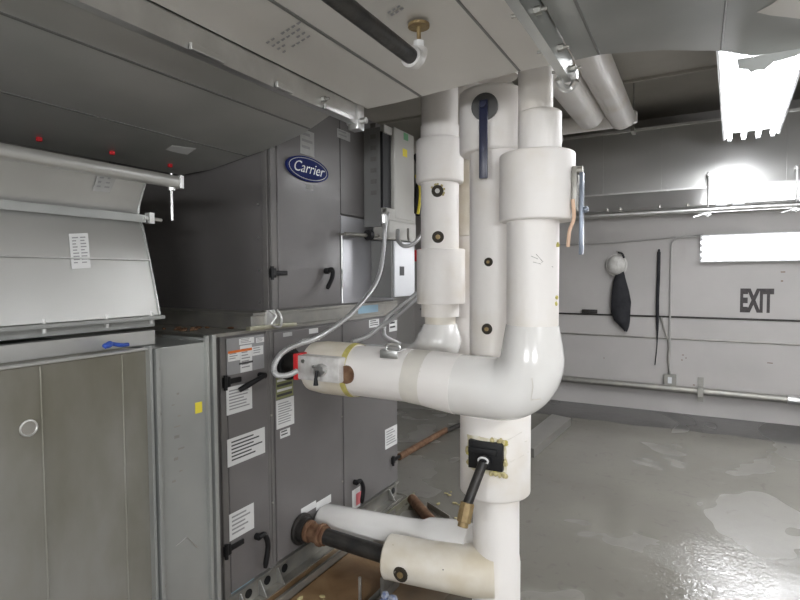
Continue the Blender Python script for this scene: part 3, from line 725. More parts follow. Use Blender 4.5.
def foam_edge(parent, pts, r=0.008, m=None):
    for p in pts:
        mb = MB(); k = [Vector((random.uniform(-1, 1), random.uniform(-1, 1), random.uniform(-1, 1)))*r*0.6 for _ in range(3)]
        for v in k: mb.ball(Vector(p)+v, r, (random.uniform(.8, 1.3), random.uniform(.6, 1.1), random.uniform(.8, 1.5)), 8)
        mb.build('foam_scrap', m or M['foam'], parent)
def on_cyl(px, py, cx, cy, r):
    """point and outward direction where a sight line meets an upright pipe"""
    d = at(px, py, Y=cy)-CAM; ox, oy = CAM.x-cx, CAM.y-cy
    a = d.x*d.x+d.y*d.y; b_ = 2*(ox*d.x+oy*d.y); c = ox*ox+oy*oy-r*r
    D = max(0, b_*b_-4*a*c); tt = (-b_-math.sqrt(D))/(2*a); p = CAM+d*tt
    return p, Vector((p.x-cx, p.y-cy, 0)).normalized()

# --- R: valve pipe out of the cabinet, elbow, riser nearest the camera
RY, RZ, RX = 2.15, 1.145, -0.583
pr_ = pipe_thing('white insulated pipe leaving the cabinet and turning up at the glossy elbow, nearest riser', (RX, RY, RZ))
MB().cyl((XF+0.004, RY, RZ), (XF+0.03, RY, RZ), 0.085, 24, 0.006).build('escutcheon', M['black'], pr_)
MB().cyl((XF+0.006, RY, RZ), (-1.69, RY, RZ), 0.06, 20).build('bare_pipe', M['blackpipe'], pr_)
pts = [(-1.70, RY, RZ), (-1.69, RY, RZ), (-1.62, RY, RZ), (-1.45, RY, RZ), (-1.43, RY, RZ)]
MB().tube(pts, [0.113, 0.123, 0.131, 0.131, 0.128], 36).build('jacket', M['jacket_old'], pr_)
MB().tube([(-1.46, RY, RZ), (-1.445, RY, RZ), (-1.43, RY, RZ), (-1.15, RY, RZ), (-1.13, RY, RZ)], [0.112, 0.120, 0.121, 0.122, 0.122], 36).build('jacket', M['jacket'], pr_)
MB().tube([(-1.455, RY, RZ), (-1.425, RY, RZ)], [0.1315, 0.1285], 36, cap=False).build('glue_line', M['tape_y'], pr_)
MB().tube([(-1.14, RY, RZ), (-1.125, RY, RZ-0.002), (-1.05, RY, RZ-0.006), (-1.035, RY, RZ-0.006)], [0.1215, 0.1235, 0.125, 0.126], 36).build('band', M['tape'], pr_)
# elbow bulges: segmented gore
er = 0.145
pa = [(-1.04, RY, RZ-0.006), (-0.98, RY, RZ-0.012), (-0.90, RY, RZ-0.018), (RX-er-0.04, RY, RZ-0.020)]
RE = RZ-0.020
pe = arc((RX-er, RY, RE+er), er, R(-90), R(0), (1, 0, 0), (0, 0, 1), 14)
pz = [(RX, RY, RE+er+0.05), (RX, RY, RE+er+0.13)]
P_ = [Vector(p) for p in pa]+pe+[Vector(p) for p in pz]
rr = [0.125, 0.128, 0.130, 0.131]+[0.131-0.005*(i/14)+0.004*math.sin(math.pi*i/14) for i in range(15)]+[0.119, 0.105]
MB().tube(P_, rr, 40).build('elbow_jacket', M['jacket_gloss'], pr_)
MB().tube([(-1.045, RY, RZ-0.006), (-0.98, RY, RZ-0.012), (-0.90, RY, RZ-0.018)], [0.1260, 0.1292, 0.1312], 40).build('jacket', M['jacket'], pr_)
zt = 1.84
MB().tube([(RX, RY, RE+er+0.11), (RX, RY, zt+0.01)], 0.103, 40).build('riser_jacket', M['jacket'], pr_)
MB().cyl((-0.568, RY, 1.815), (-0.568, RY, 2.080), 0.147, 44, 0.008).build('collar', M['jacket'], pr_)
MB().cyl((-0.558, RY, 2.06), (-0.558, RY, 2.245), 0.085, 36, 0.012).build('collar', M['jacket'], pr_)
# mitre crease
pc = at(533, 392, Y=RY-0.145)
MB().tube([at(541, 399, Y=RY-0.112), at(531, 400, Y=RY-0.128), at(533, 387, Y=RY-0.134), at(532, 378, Y=RY-0.134)], 0.0022, 6).build('glue_line', M['tape'], pr_)
MB().tube([at(487, 402, Y=RY-0.126), at(483, 408, Y=RY-0.112), at(481, 413, Y=RY-0.08)], 0.0022, 6).build('glue_line', M['jacket'], pr_)
# up to the ceiling, back over
up = [(-0.575, RY, 2.23), (-0.575, RY, 2.70)] + arc((-0.585, RY+0.20, 2.70), 0.20, R(180), R(90), (0, 1, 0), (0, 0, 1), 8)[1:] + [(-0.575, 3.2, 2.91), (-0.575, 4.85, 2.91), (-0.575, 4.93, 2.91)]
MB().tube(up, [0.068]*(len(up)-6)+[0.085, 0.098, 0.100, 0.100, 0.100, 0.05], 28).build('ceiling_run', M['jacket'], pr_)
for (x, y) in [(558, 245), (557, 298), (557, 304)]:
    p, nn = on_cyl(x-1, y, RX, RY, 0.103); foam_edge(pr_, [p], 0.006, M['tape_y'])
# tank-side butterfly valve handle on the right of the collar
p, nn = on_cyl(574, 184, RX, RY, 0.152); p = Vector((RX+0.150, RY-0.02, at(574, 180, Y=RY).z))
vh = MB(); vh.cyl(p-Vector((0.01, 0, 0)), p+Vector((0.03, 0, 0)), 0.022, 14, 0.003); vh.box(p+Vector((-0.002, -0.02, -0.02)), p+Vector((0.02, 0.02, 0.03)), 0.004)
hb = vh.build('valve_stem', M['steel_dull'], pr_)
mb = MB(); q = p+Vector((0.045, -0.01, 0)); mb.box(q+Vector((-0.008, -0.016, -0.29)), q+Vector((0.006, 0.016, 0.02)), 0.003)
mb.ball(q+Vector((0.012, 0, -0.12)), 0.014, (1, 1, 1), 10)
mb.build('lever', M['steelblue'], hb)
mb = MB(); mb.box(q+Vector((-0.036, -0.018, -0.12)), q+Vector((-0.016, 0.018, 0.045)), 0.004); mb.cyl(q+Vector((-0.03, 0, 0.03)), q+Vector((0.002, 0, 0.03)), 0.016, 10); mb.build('yoke', M['steel_dull'], hb)
M['peach'] = mat('peach_strap', (0.72, 0.50, 0.36), 0, 0.7)
mb = MB(); mb.tube(spline([q+Vector((-0.03, -0.02, -0.08)), q+Vector((-0.025, -0.02, -0.15)), q+Vector((-0.04, -0.025, -0.20)), q+Vector((-0.045, -0.025, -0.26))], 5), 0.007, 8)
tag(mb.build('strap', M['peach']), 'frayed peach-coloured strap hanging from the valve lever', 'strap')
# scuff marks
mb = MB()
for (a, b2) in [((531, 256), (538, 259)), ((536, 254), (543, 262)), ((541, 262), (553, 267)), ((533, 262), (541, 264))]:
    p, n1 = on_cyl(*a, RX, RY, 0.1032); q, n2 = on_cyl(*b2, RX, RY, 0.1032); mb.tube([p, q], 0.0012, 5)
mb.build('scuff', M['steel_dull'], pr_)
# electric actuator on the valve: red rear, pale box with cast face
ac = thing('valve_actuator', 'pale box actuator with red back and small lever on the white pipe', 'actuator', at(320, 368, Y=2.0))
a_ = at(297, 355, Y=1.985); b_ = at(339, 384, Y=1.985)
mb = MB(); mb.box((a_.x, 1.985, b_.z), (b_.x, 2.045, a_.z), 0.008); cs = mb.build('case', M['cream'], ac)
mb = MB(); mb.box((a_.x-0.022, 1.98, b_.z-0.004), (a_.x+0.003, 2.06, a_.z+0.006), 0.005); mb.build('red_end', M['red'], ac)
mb = MB(); mb.box((a_.x+0.02, 2.045, b_.z+0.02), (b_.x-0.02, 2.08, a_.z-0.02)); mb.build('mount', M['steel_dull'], ac)
mb = MB(); c = at(321, 370, Y=1.98); mb.cyl(c+Vector((0, 0.01, 0)), c+Vector((0, -0.02, 0)), 0.030, 18, 0.004); mb.cyl(c+Vector((0.02, 0.008, 0.01)), c+Vector((0.02, -0.03, 0.01)), 0.014, 12); mb.cyl(c+Vector((-0.015, 0.0, -0.012)), c+Vector((-0.015, -0.028, -0.012)), 0.010, 10)
mb.bar(c+Vector((-0.04, -0.015, 0.018)), c+Vector((0.035, -0.015, -0.008)), 0.012, 0.01); mb.build('gear_face', M['galv_shiny'], ac)
mb = MB(); mb.tube([c+Vector((0, -0.03, 0.0)), c+Vector((0.0, -0.04, -0.035)), c+Vector((0, -0.04, -0.065))], [0.008, 0.008, 0.012], 10); mb.build('lever', M['black'], ac)
mb = MB(); q = at(303, 361, Y=1.984); mb.cyl(q, q+Vector((0, -0.004, 0)), 0.010, 12); mb.build('screw_cap', M['steel_dull'], ac)
mb = MB(); mb.cyl((b_.x+0.012, 2.02, RZ), (b_.x+0.012, 2.05, RZ), 0.042, 20); mb.build('gasket', M['rust'], ac)
# small bracket with a clip on top of the pipe
mb = MB(); c = Vector((-1.20, RY-0.04, RZ+0.118)); mb.box(c+Vector((-0.045, -0.06, 0)), c+Vector((0.045, 0.02, 0.006)), 0.002); mb.box(c+Vector((-0.045, -0.064, -0.03)), c+Vector((0.045, -0.058, 0.006)), 0.002)
mb.tube(spline([c+Vector((-0.03, -0.03, 0.006)), c+Vector((-0.02, -0.03, 0.028)), c+Vector((0.02, -0.02, 0.028)), c+Vector((0.035, -0.02, 0.01))], 5), 0.006, 8)
tag(mb.build('pipe_clip', M['galv_shiny']), 'shiny metal clip sitting on top of the horizontal white pipe', 'clip')

# --- C: centre riser
CX, CY = -0.815, 2.38
pcn = pipe_thing('white centre riser pipe with blue lever above and black square valve below', (CX, CY, 0))
MB().tube([(CX, CY, 0.94), (CX, CY, 2.21)], 0.122, 40).build('jacket', M['jacket'], pcn)
MB().cyl((CX-0.022, CY, 2.152), (CX-0.022, CY, 2.435), 0.148, 44, 0.018).build('collar', M['jacket'], pcn)
up = [(CX, CY, 2.50), (CX, CY, 2.68)] + arc((CX, CY+0.22, 2.68), 0.22, R(180), R(90), (0, 1, 0), (0, 0, 1), 8)[1:] + [(-0.80, 3.2, 2.90), (-0.79, 4.60, 2.90), (-0.79, 4.69, 2.90)]
MB().tube(up, [0.095]*(len(up)-3)+[0.114, 0.114, 0.06], 28).build('ceiling_run', M['jacket'], pcn)
lt = MB().cyl((CX-0.003, CY, 0.592), (CX-0.003, CY, 0.985), 0.163, 44, 0.010).build('valve_jacket', M['jacket'], pcn)
# lower stem and bottom elbow
MB().tube([(CX+0.003, CY, 0.64), (CX+0.003, CY, 0.30), (CX+0.003, CY, 0.26), (CX+0.003, CY, 0.0)], [0.107, 0.108, 0.113, 0.113], 36).build('lower_jacket', M['jacket'], pcn)
MB().tube([(CX, CY-0.03, 0.215), (CX-0.10, CY-0.07, 0.212), (-1.10, 2.27, 0.21), (-1.315, 2.235, 0.212), (-1.322, 2.234, 0.212)], [0.118, 0.116, 0.106, 0.105, 0.098], 36).build('bottom_jacket', M['jacket_old'], pcn)
f0 = Vector((XF+0.006, 2.235, 0.225)); f1 = Vector((-1.32, 2.235, 0.212))
MB().tube([f0, f1], 0.042, 24).build('bare_pipe', M['blackpipe'], pcn)
mb = MB(); dirn = (f1-f0).normalized(); mb.cyl(f0, f0+dirn*0.02, 0.085, 24, 0.004); mb.cyl(f0+dirn*0.02, f0+dirn*0.05, 0.068, 12); mb.build('flange', M['blackpipe'], pcn)
mb = MB(); mb.cyl(f0+dirn*0.05, f0+dirn*0.075, 0.058, 24, 0.006); mb.cyl(f0+dirn*0.075, f0+dirn*0.13, 0.050, 8, 0.006); mb.cyl(f0+dirn*0.13, f0+dirn*0.155, 0.060, 24, 0.008); mb.cyl(f0+dirn*0.155, f0+dirn*0.175, 0.050, 20, 0.004); mb.build('union', M['rust'], pcn)
# test ports
for (x, y) in [(488.5, 262), (487, 329)]:
    p, nn = on_cyl(x, y, CX, CY, 0.122); plug(p, nn, pcn, 0.021 if y > 300 else 0.016)
p = at(406, 576, Y=2.17); plug(Vector((-1.20, 2.25-0.104, 0.195)), (0, -1, -0.1), pcn, 0.034)
for (x, y, s) in [(437, 567, 0.006), (443, 571, 0.009), (444, 577, 0.005), (434, 571, 0.004), (393, 546, 0.006)]:
    pp = at(x, y, Y=2.19); MB().ball(Vector((pp.x, 2.19, pp.z)), s, (1, 0.5, 1.3), 8).build('scuff', M['foam'] if s < .008 else M['ink'], pcn)
# blue lever with black disc
p, nn = on_cyl(485, 107, CX-0.022, CY, 0.148)
MB().cyl(p-nn*0.004, p+nn*0.015, 0.058, 28, 0.003).build('valve_plate', M['disc'], pcn)
mb = MB(); q = p+nn*0.03; side = nn.cross(Vector((0, 0, 1))).normalized()
mb.cyl(p+nn*0.01, p+nn*0.045, 0.014, 12)
mb.obox(q+Vector((0, 0, -0.145)), side, nn, (0, 0, 1), 0.038, 0.012, 0.335, 0.005); mb.build('lever', M['bluehandle'], pcn)
M['insul'] = mat('torn_insulation', (0.50, 0.43, 0.22), 0, 0.9, (0.80, 0.78, 0.70), 22, 5, 0.6, 40)
# black square valve set into the torn jacket
p, nn = on_cyl(486, 455, CX, CY, 0.163); side = nn.cross(Vector((0, 0, 1))).normalized(); Z = Vector((0, 0, 1))
sgn = -1 if side.x < 0 else 1; side = side*sgn
mb = MB(); mb.obox(p, side, nn, Z, 0.155, 0.03, 0.125, 0.004); mb.obox(p+nn*0.014-side*0.01+Z*0.02, side, nn, Z, 0.13, 0.02, 0.03, 0.003); mb.cyl(p+nn*0.0-Z*0.02, p+nn*0.045-Z*0.02, 0.032, 16, 0.004)
vb = mb.build('valve_body', M['black'], pcn)
ring = []
for k in range(28):
    a = 2*math.pi*k/28; ca, sa = math.cos(a), math.sin(a); f = 1/max(abs(ca)/0.090, abs(sa)/0.078)*random.uniform(0.97, 1.10)
    ang = math.atan2(nn.y, nn.x) + (1 if side.dot(Vector((-nn.y, nn.x, 0))) > 0 else -1)*ca*f/0.164
    ring.append((ang, p.z + sa*f - 0.004))
pc_ = lambda ang, z, rr_: Vector((CX-0.003+rr_*math.cos(ang), CY+rr_*math.sin(ang), z))
a0 = math.atan2(nn.y, nn.x)
MB().quadmesh([[pc_(a_, z_, 0.1636) for a_, z_ in ring], [pc_(a_, z_, 0.1660) for a_, z_ in ring], [pc_(a0+(a_-a0)*0.75, p.z+(z_-p.z)*0.75, 0.168) for a_, z_ in ring]], cap=False).build('torn_edge', M['insul'], pcn)
foam_edge(pcn, [p+side*sx*0.085+Z*random.uniform(-0.06, 0.07)+nn*-0.006 for sx in (-1, -1, 1, 1)]+[p+side*random.uniform(-0.03, 0.09)+Z*sz*0.068+nn*-0.002 for sz in (-1, -1, -1, 1, 1, 1)], 0.009)
foam_edge(pcn, [p+side*(0.02+0.02*i)-Z*0.078+nn*0.0 for i in range(4)], 0.010, M['foam'])
foam_edge(pcn, [p+side*0.045-Z*0.07+nn*0.004, p+side*0.08+Z*0.06-nn*0.012, p-side*0.083-nn*0.01], 0.010, M['tape_y'])
MB().tube([p+nn*0.045-Z*0.012+Vector((0.022*math.cos(a_), 0, 0.014*math.sin(a_))) for a_ in [i*math.pi/8 for i in range(16)]], 0.005, 6, loop=True).build('seal_ring', M['white'], vb)
h0 = p+nn*0.045-Z*0.02; h1 = at(467, 505, Y=h0.y-0.10); h2 = at(462.5, 527, Y=h0.y-0.13)
MB().tube([h0, h1], 0.021, 14).build('lever_pipe', M['blackpipe'], vb)
dd = (h2-h1).normalized(); mb = MB(); mb.cyl(h1-dd*0.01, h1+dd*0.07, 0.031, 8, 0.004); mb.cyl(h1+dd*0.07, h2, 0.022, 12); mb.build('brass_cap', M['brass'], vb)
mb = MB()
for (x1, y1, x2, y2) in [(507, 447, 527, 441), (505, 452, 529, 452), (508, 440, 522, 432), (510, 462, 524, 455)]:
    a_, _n = on_cyl(x1, y1, CX, CY, 0.1635); c_, _n = on_cyl(x2, y2, CX, CY, 0.1635); mb.tube([a_, c_], 0.0015, 5)
mb.build('wrinkle', M['tape'], pcn)

# --- rear lower pipe into the same riser
t = pipe_thing('white insulated pipe low on the floor behind the bare black pipe', (-1.4, 2.47, 0.2))
pp = [(XF+0.03, 2.40, 0.205), (XF+0.05, 2.40, 0.205), (-1.55, 2.42, 0.205), (-1.30, 2.43, 0.212), (-1.22, 2.43, 0.218), (-1.18, 2.43, 0.225), (-1.02, 2.42, 0.245), (-0.93, 2.41, 0.26)]
MB().tube(pp, [0.085, 0.098, 0.105, 0.108, 0.112, 0.124, 0.130, 0.118], 32).build('jacket', M['jacket_gloss'], t)
MB().cyl((XF+0.006, 2.40, 0.205), (XF+0.05, 2.40, 0.205), 0.05, 20).build('bare_pipe', M['blackpipe'], t)

# --- L: left riser, further back
LX, LY = -1.225, 2.65
t = pipe_thing('left white riser pipe with two round test ports, behind the drive box conduits', (LX, LY, 1.2)); pl_ = t
MB().tube([(LX, LY, 1.38), (LX, LY, 2.40)], 0.103, 36).build('jacket', M['jacket'], t)
MB().cyl((LX, LY, 2.095), (LX, LY, 2.33), 0.128, 40, 0.014).build('collar', M['jacket'], t)
MB().cyl((LX+0.005, LY, 1.449), (LX+0.005, LY, 1.744), 0.131, 40, 0.006).build('collar', M['jacket'], t)
MB().tube([(LX, LY, 1.30), (LX, LY, 1.44)], 0.084, 32).build('neck', M['jacket_old'], t)
pe = [Vector((LX, LY, 1.34))] + arc((LX-0.20, LY, 1.30), 0.20, R(0), R(-90), (1, 0, 0), (0, 0, 1), 9) + [Vector((-1.60, LY, 1.10)), Vector((XF+0.01, LY, 1.10))]
MB().tube(pe, [0.09, 0.105]+[0.12]*9+[0.10, 0.10], 32).build('elbow_jacket', M['jacket_gloss'], t)
up = [(LX, LY, 2.38), (LX, LY, 2.66)] + arc((LX, LY+0.22, 2.66), 0.22, R(180), R(90), (0, 1, 0), (0, 0, 1), 8)[1:] + [(LX, 5.2, 2.88)]
MB().tube(up, 0.098, 28).build('ceiling_run', M['jacket'], t)
for (x, y, fm) in [(437.5, 191, True), (438, 237, False)]:
    p, nn = on_cyl(x, y, LX, LY, 0.103); plug(p, nn, t, 0.028, fm)
# --- D: riser seen only as a strip between the left and centre ones
t = pipe_thing('white riser glimpsed as a narrow strip between left and centre pipes', (-1.12, 3.0, 1.2))
DX, DY = -1.14, 2.86
MB().tube([(DX, DY, 1.30), (DX, DY, 2.75)], 0.088, 32).build('jacket', M['jacket'], t)
MB().cyl((DX, DY, 1.82), (DX, DY, 2.33), 0.098, 32, 0.01).build('collar', M['jacket_old'], t)
MB().tube([Vector((DX, DY, 1.36))]+arc((DX, DY+0.14, 1.30), 0.14, R(180), R(270), (0, 1, 0), (0, 0, 1), 8)+[Vector((DX, 4.6, 1.16))] if False else [(DX, DY, 1.36), (DX, DY, 1.20), (DX, DY, 1.10)], 0.105, 28).build('neck', M['jacket'], t)
MB().cyl((DX, DY, 2.75), (DX, DY, 3.4), 0.07, 20).build('upper_run', M['jacket'], t)

# --- cross header under the ceiling
t = pipe_thing('white header pipe crossing under the ceiling in front of the far duct', (-1.0, 4.95, 2.84))
MB().tube([(-2.9, 5.3, 3.02), (-0.56, 5.3, 3.02), (-0.50, 5.3, 3.02)], [0.075, 0.075, 0.05], 28).build('jacket', M['jacket'], t)
for x in (-1.55, -0.53):
    mb = MB(); mb.cyl((x, 5.3, 2.88), (x, 5.3, 3.4), 0.007, 8); mb.box((x-0.015, 5.22, 2.88), (x+0.015, 5.38, 2.915)); mb.build('hanger', M['steel_dull'], t)

# ================================================================== FAR DUCT
YD = 6.2
t = thing('far_duct', 'shiny galvanised duct along the top of the back wall', 'duct', (0, YD, 2.3))
prof = [(YD, 3.13), (YD, 2.47), (YD+0.28, 2.33), (6.88, 2.33), (6.88, 3.13)]
MB().prism(prof, -2.6, 3.6, 'X').build('casing', M['galv_far'], t, smooth=False)
for x in (-0.92, -0.35, 0.145, 0.72, 1.3):
    MB().box((x-0.007, YD-0.012, 2.47), (x+0.007, YD, 3.13)).build('seam', M['galv_far'], t, smooth=False)
mb = MB(); mb.box((-2.6, YD-0.014, 2.462), (3.6, YD, 2.478)); mb.box((-2.6, YD-0.02, 3.11), (3.6, YD+0.01, 3.135)); mb.build('edge_trim', M['galv_shiny'], t, smooth=False)
p = at(668, 188, Y=YD-0.004); MB().cyl((p.x, YD-0.004, p.z), (p.x, YD, p.z), 0.035, 20).build('patch', M['paper_dim'], t)
# trapeze: tube carried on rods
t = thing('support_rail', 'bright horizontal rail hung on rods below the far duct', 'rail', (0, YD, 2.2))
MB().tube([(-2.4, 6.08, 2.235), (3.4, 6.08, 2.235)], 0.028, 16).build('rail', M['galv_shiny'], t)
for x in (0.075, 0.78, 1.9):
    MB().cyl((x, 6.08, 2.17), (x, 6.08, 2.60), 0.009, 8).build('rod', M['galv_shiny'], t)
    mb = MB(); mb.box((x-0.012, 6.07, 2.56), (x+0.012, 6.19, 2.60), 0.003); mb.box((x-0.03, 6.04, 2.185), (x+0.03, 6.12, 2.205), 0.003); mb.bar((x, 6.04, 2.20), (x-0.12, 6.03, 2.165), 0.012, 0.012); mb.build('bracket', M['galv_shiny'], t)
for x, wd in ((0.19, 0.10), (0.33, 0.10), (0.86, 0.13)):
    MB().box((x-wd/2, 6.06, 2.262), (x+wd/2, 6.09, 2.335), 0.004).build('saddle', M['boxwhite'], t, smooth=False)
for x in (-0.85, -0.72, -0.35, -0.1):
    MB().cyl((x, 6.05, 2.275), (x, 6.05, 2.30), 0.014, 8).build('bolt', M['steel_dull'], t)

# ================================================================== LIGHT FIXTURES
def light_fixture(label, group='fluorescent ceiling lights'):
    t = thing('fluorescent_light', label, 'ceiling light', (0, 0, 0), group)
    return t
def fill_fixture(t, L_, tubes=4, wd=0.40):
    mb = MB(); h = wd/2
    prof = [(-h, -0.035), (-h+0.012, -0.035), (-h+0.07, 0.018), (h-0.07, 0.018), (h-0.012, -0.035), (h, -0.035), (h-0.06, 0.045), (-h+0.06, 0.045)]
    mb.prism(prof, -L_/2, L_/2); mb.build('reflector', M['reflector'], t, smooth=False)
    for i in range(tubes):
        x = (i-(tubes-1)/2)*(wd-0.10)/(tubes-1)
        MB().cyl((x, -L_/2+0.03, -0.022), (x, L_/2-0.03+0.0, -0.022), 0.019, 12, 0.004).build('tube', M['tube'], t)
    for s in (-1, 1):
        for i in range(tubes):
            x = (i-(tubes-1)/2)*(wd-0.10)/(tubes-1)
            MB().box((x-0.016, s*(L_/2-0.015)-0.012, -0.05), (x+0.016, s*(L_/2-0.015)+0.012, 0.018), 0.003).build('socket', M['boxwhite'], t, smooth=False)
labels = ['long bright four-tube light hanging at top right in front of the far duct',
          'four-tube ceiling light to the right of the photograph, near the back wall',
          'four-tube ceiling light right of the camera, beyond the frame']
for (x, y0, y1, z, pw), lb in zip(FIX, labels):
    t = light_fixture(lb); fill_fixture(t, y1-y0)
    for s in (-0.8, 0.8):
        MB().cyl((0, s, 0.045), (0, s, (3.06 if 3.6 < (y0+y1)/2+s < 4.42 else 3.4)-z), 0.004, 6).build('suspension_wire', M['steel_dull'], t)
    t.location = (x, (y0+y1)/2, z)
    if x < 1: t.rotation_euler.z = R(-2.8)
t = thing('fluorescent_light', 'bright tube light fixed flat on the back wall above the stencilled sign', 'wall light', (0, 0, 0))
fill_fixture(t, 1.24, 4, 0.30)
t.rotation_euler = (R(90), 0, R(90)); 
t.rotation_euler = Matrix(((0, 1, 0), (0, 0, 1), (1, 0, 0))).to_euler()
t.location = (0.64, 6.85, 1.885)
for (x, z, pw), lb in zip(WALLFILL, ['tube light on the wall behind the camera, nearer the cabinet', 'tube light on the wall behind the camera, farther from the cabinet']):
    t = thing('fluorescent_light', lb, 'wall light', (0, 0, 0)); fill_fixture(t, 1.24, 4, 0.30)
    t.rotation_euler = Matrix(((0, 1, 0), (0, 0, -1), (-1, 0, 0))).to_euler(); t.location = (x, YFW+0.05, z)

# ================================================================== BACK WALL THINGS
YW = 6.9
W = lambda x, y, d=0.0: at(x, y, Y=YW-d)
# stencil
a_ = W(740, 291); b_ = W(773, 313)
mtx = Matrix(((1, 0, 0, (a_.x+b_.x)/2), (0, 0, -1, YW-0.0015), (0, 1, 0, (a_.z+b_.z)/2), (0, 0, 0, 1)))
ex = text_mesh('stencil_sign', 'EXIT', 0.335, M['stencil'], mtx, None, 0.001, 0.44, 0, 0.016)
tag(ex, 'EXIT in dark stencilled letters painted on the back wall', 'sign')
# conduits
def wall_pipe(pts, r, label, name='conduit', m=None, cat='conduit'):
    return tag(MB().tube(pts, r, 12).build(name, m or M['steel_dull']), label, cat)
M['paintpipe'] = mat('painted_conduit', (0.40, 0.39, 0.375), 0.1, 0.5)
a_ = W(671, 262, 0.02); c_ = W(671, 376, 0.02); xw = a_.x
cor = W(680, 238, 0.02)
vp = [(xw, YW-0.018, c_.z)] + [(xw, YW-0.018, 1.9)] + arc((xw+0.09, YW-0.018, 1.93), 0.09, R(180), R(90), (1, 0, 0), (0, 0, 1), 6) + [(0.06, YW-0.018, 2.02)]
wall_pipe(vp, 0.011, 'painted thin conduit going down the back wall to the socket box', m=M['paintpipe'])
wall_pipe([(-3.5, YW-0.014, 1.985), (-0.9, YW-0.014, 1.985), (0.05, YW-0.014, 2.045)], 0.010, 'painted horizontal conduit high on the back wall under the far duct', m=M['paintpipe'])
wall_pipe([(-3.5, YW-0.012, 1.122), (-0.35, YW-0.012, 1.115), (3.5, YW-0.012, 1.10)], 0.010, 'dark thin cable crossing the back wall at the bottom of the stencil', 'wall_cable', M['blackpipe'], 'cable')
wall_pipe([(-3.5, YW-0.010, 0.875), (3.5, YW-0.010, 0.85)], 0.008, 'thin grey line of conduit crossing the back wall at half height', 'wall_conduit')
t = thing('wall_pipe', 'galvanised pipe running low along the back wall', 'pipe', (0, 6.82, 0.29))
MB().tube([(-3.4, 6.82, 0.315), (3.6, 6.82, 0.265)], 0.040, 18).build('pipe', M['steel_dull'], t)
for x in (-2.2, 0.05, 2.3):
    mb = MB(); mb.box((x-0.03, 6.775, 0.235), (x+0.03, 6.90, 0.34), 0.004); mb.box((x-0.03, 6.885, 0.16), (x+0.03, 6.9, 0.44)); mb.build('bracket', M['steel_dull'], t, smooth=False)
MB().cyl((0.84, 6.82, 0.2845), (0.98, 6.82, 0.2835), 0.05, 18, 0.004).build('coupling', M['galv_shiny'], t)
t = thing('socket_box', 'small grey socket box on the back wall at the foot of the conduit', 'socket', (xw, 6.9, 0.45))
p = W(671, 380)
MB().box((p.x-0.075, YW-0.05, p.z-0.06), (p.x+0.055, YW, p.z+0.07), 0.006).build('box', M['steel_dull'], t, smooth=False)
MB().box((p.x-0.03, YW-0.055, p.z-0.03), (p.x+0.01, YW-0.049, p.z+0.04)).build('outlet', M['boxwhite'], t, smooth=False)
mb = MB(); mb.tube(spline([W(661, 317, .03), W(665, 332, .03), W(669, 345, .03), W(668, 358, .03), W(670, 375, .05)], 5), 0.009, 8)
tag(mb.build('power_cord', M['steel_dull']), 'thin cord drooping across the wall into the socket box', 'cord')
mb = MB(); q = spline([W(663, 385, .055), W(650, 385, .06), W(620, 383, .065), W(580, 381, .065)], 5); mb.tube(q, 0.009, 8)
tag(mb.build('power_cord', M['paintpipe']), 'pale cord lying along the top of the low wall pipe', 'cord')
# conduit tee on the cable
mb = MB(); p = W(590, 311); mb.box((p.x-0.09, YW-0.04, p.z-0.025), (p.x+0.09, YW, p.z+0.02), 0.004)
tag(mb.build('junction_box', M['blackpipe']), 'small dark junction box on the wall cable, left of the hanging coat', 'junction box')
# hard hat on a hook, coat under it, strap
t = thing('hard_hat', 'white hard hat hanging on the back wall above the dark coat', 'hard hat', W(616, 265))
c = W(616, 265, 0.10)
rings = []
for k in range(9):
    a = k/8*math.pi/2
    rr_ = 0.108*math.cos(a) if k < 8 else 0.004; dz = 0.115*math.sin(a)
    rings.append([Vector((c.x+rr_*math.cos(j*math.pi/12), c.y+0.05-dz*0.9, c.z+rr_*1.12*math.sin(j*math.pi/12))) for j in range(24)])
mb = MB(); mb.quadmesh(rings); sh = mb.build('shell', M['hat'], t)
mb = MB(); mb.tube([(c.x+0.115*math.cos(j*math.pi/12), c.y+0.05, c.z+0.115*1.12*math.sin(j*math.pi/12)) for j in range(24)], 0.008, 8, loop=True); mb.build('brim', M['hat'], t)
mb = MB(); mb.tube([(c.x+0.02+0.0*k, c.y+0.05-0.104*math.sin(k/10*math.pi)-0.003, c.z-0.11+0.22*k/10) for k in range(11)], 0.008, 6); mb.build('ridge', M['hat'], t)
mb = MB(); mb.tube(spline([c+Vector((0.02, 0.06, 0.15)), c+Vector((0.07, -0.02, 0.13)), c+Vector((0.09, -0.02, 0.08))], 5), 0.012, 8); mb.build('headband', M['cloth'], t)
mb = MB(); mb.cyl(c+Vector((0, 0.10, 0.165)), c+Vector((0, 0.03, 0.165)), 0.007, 8); tag(mb.build('hook', M['steel_dull']), 'small wall hook behind the white hard hat', 'hook')
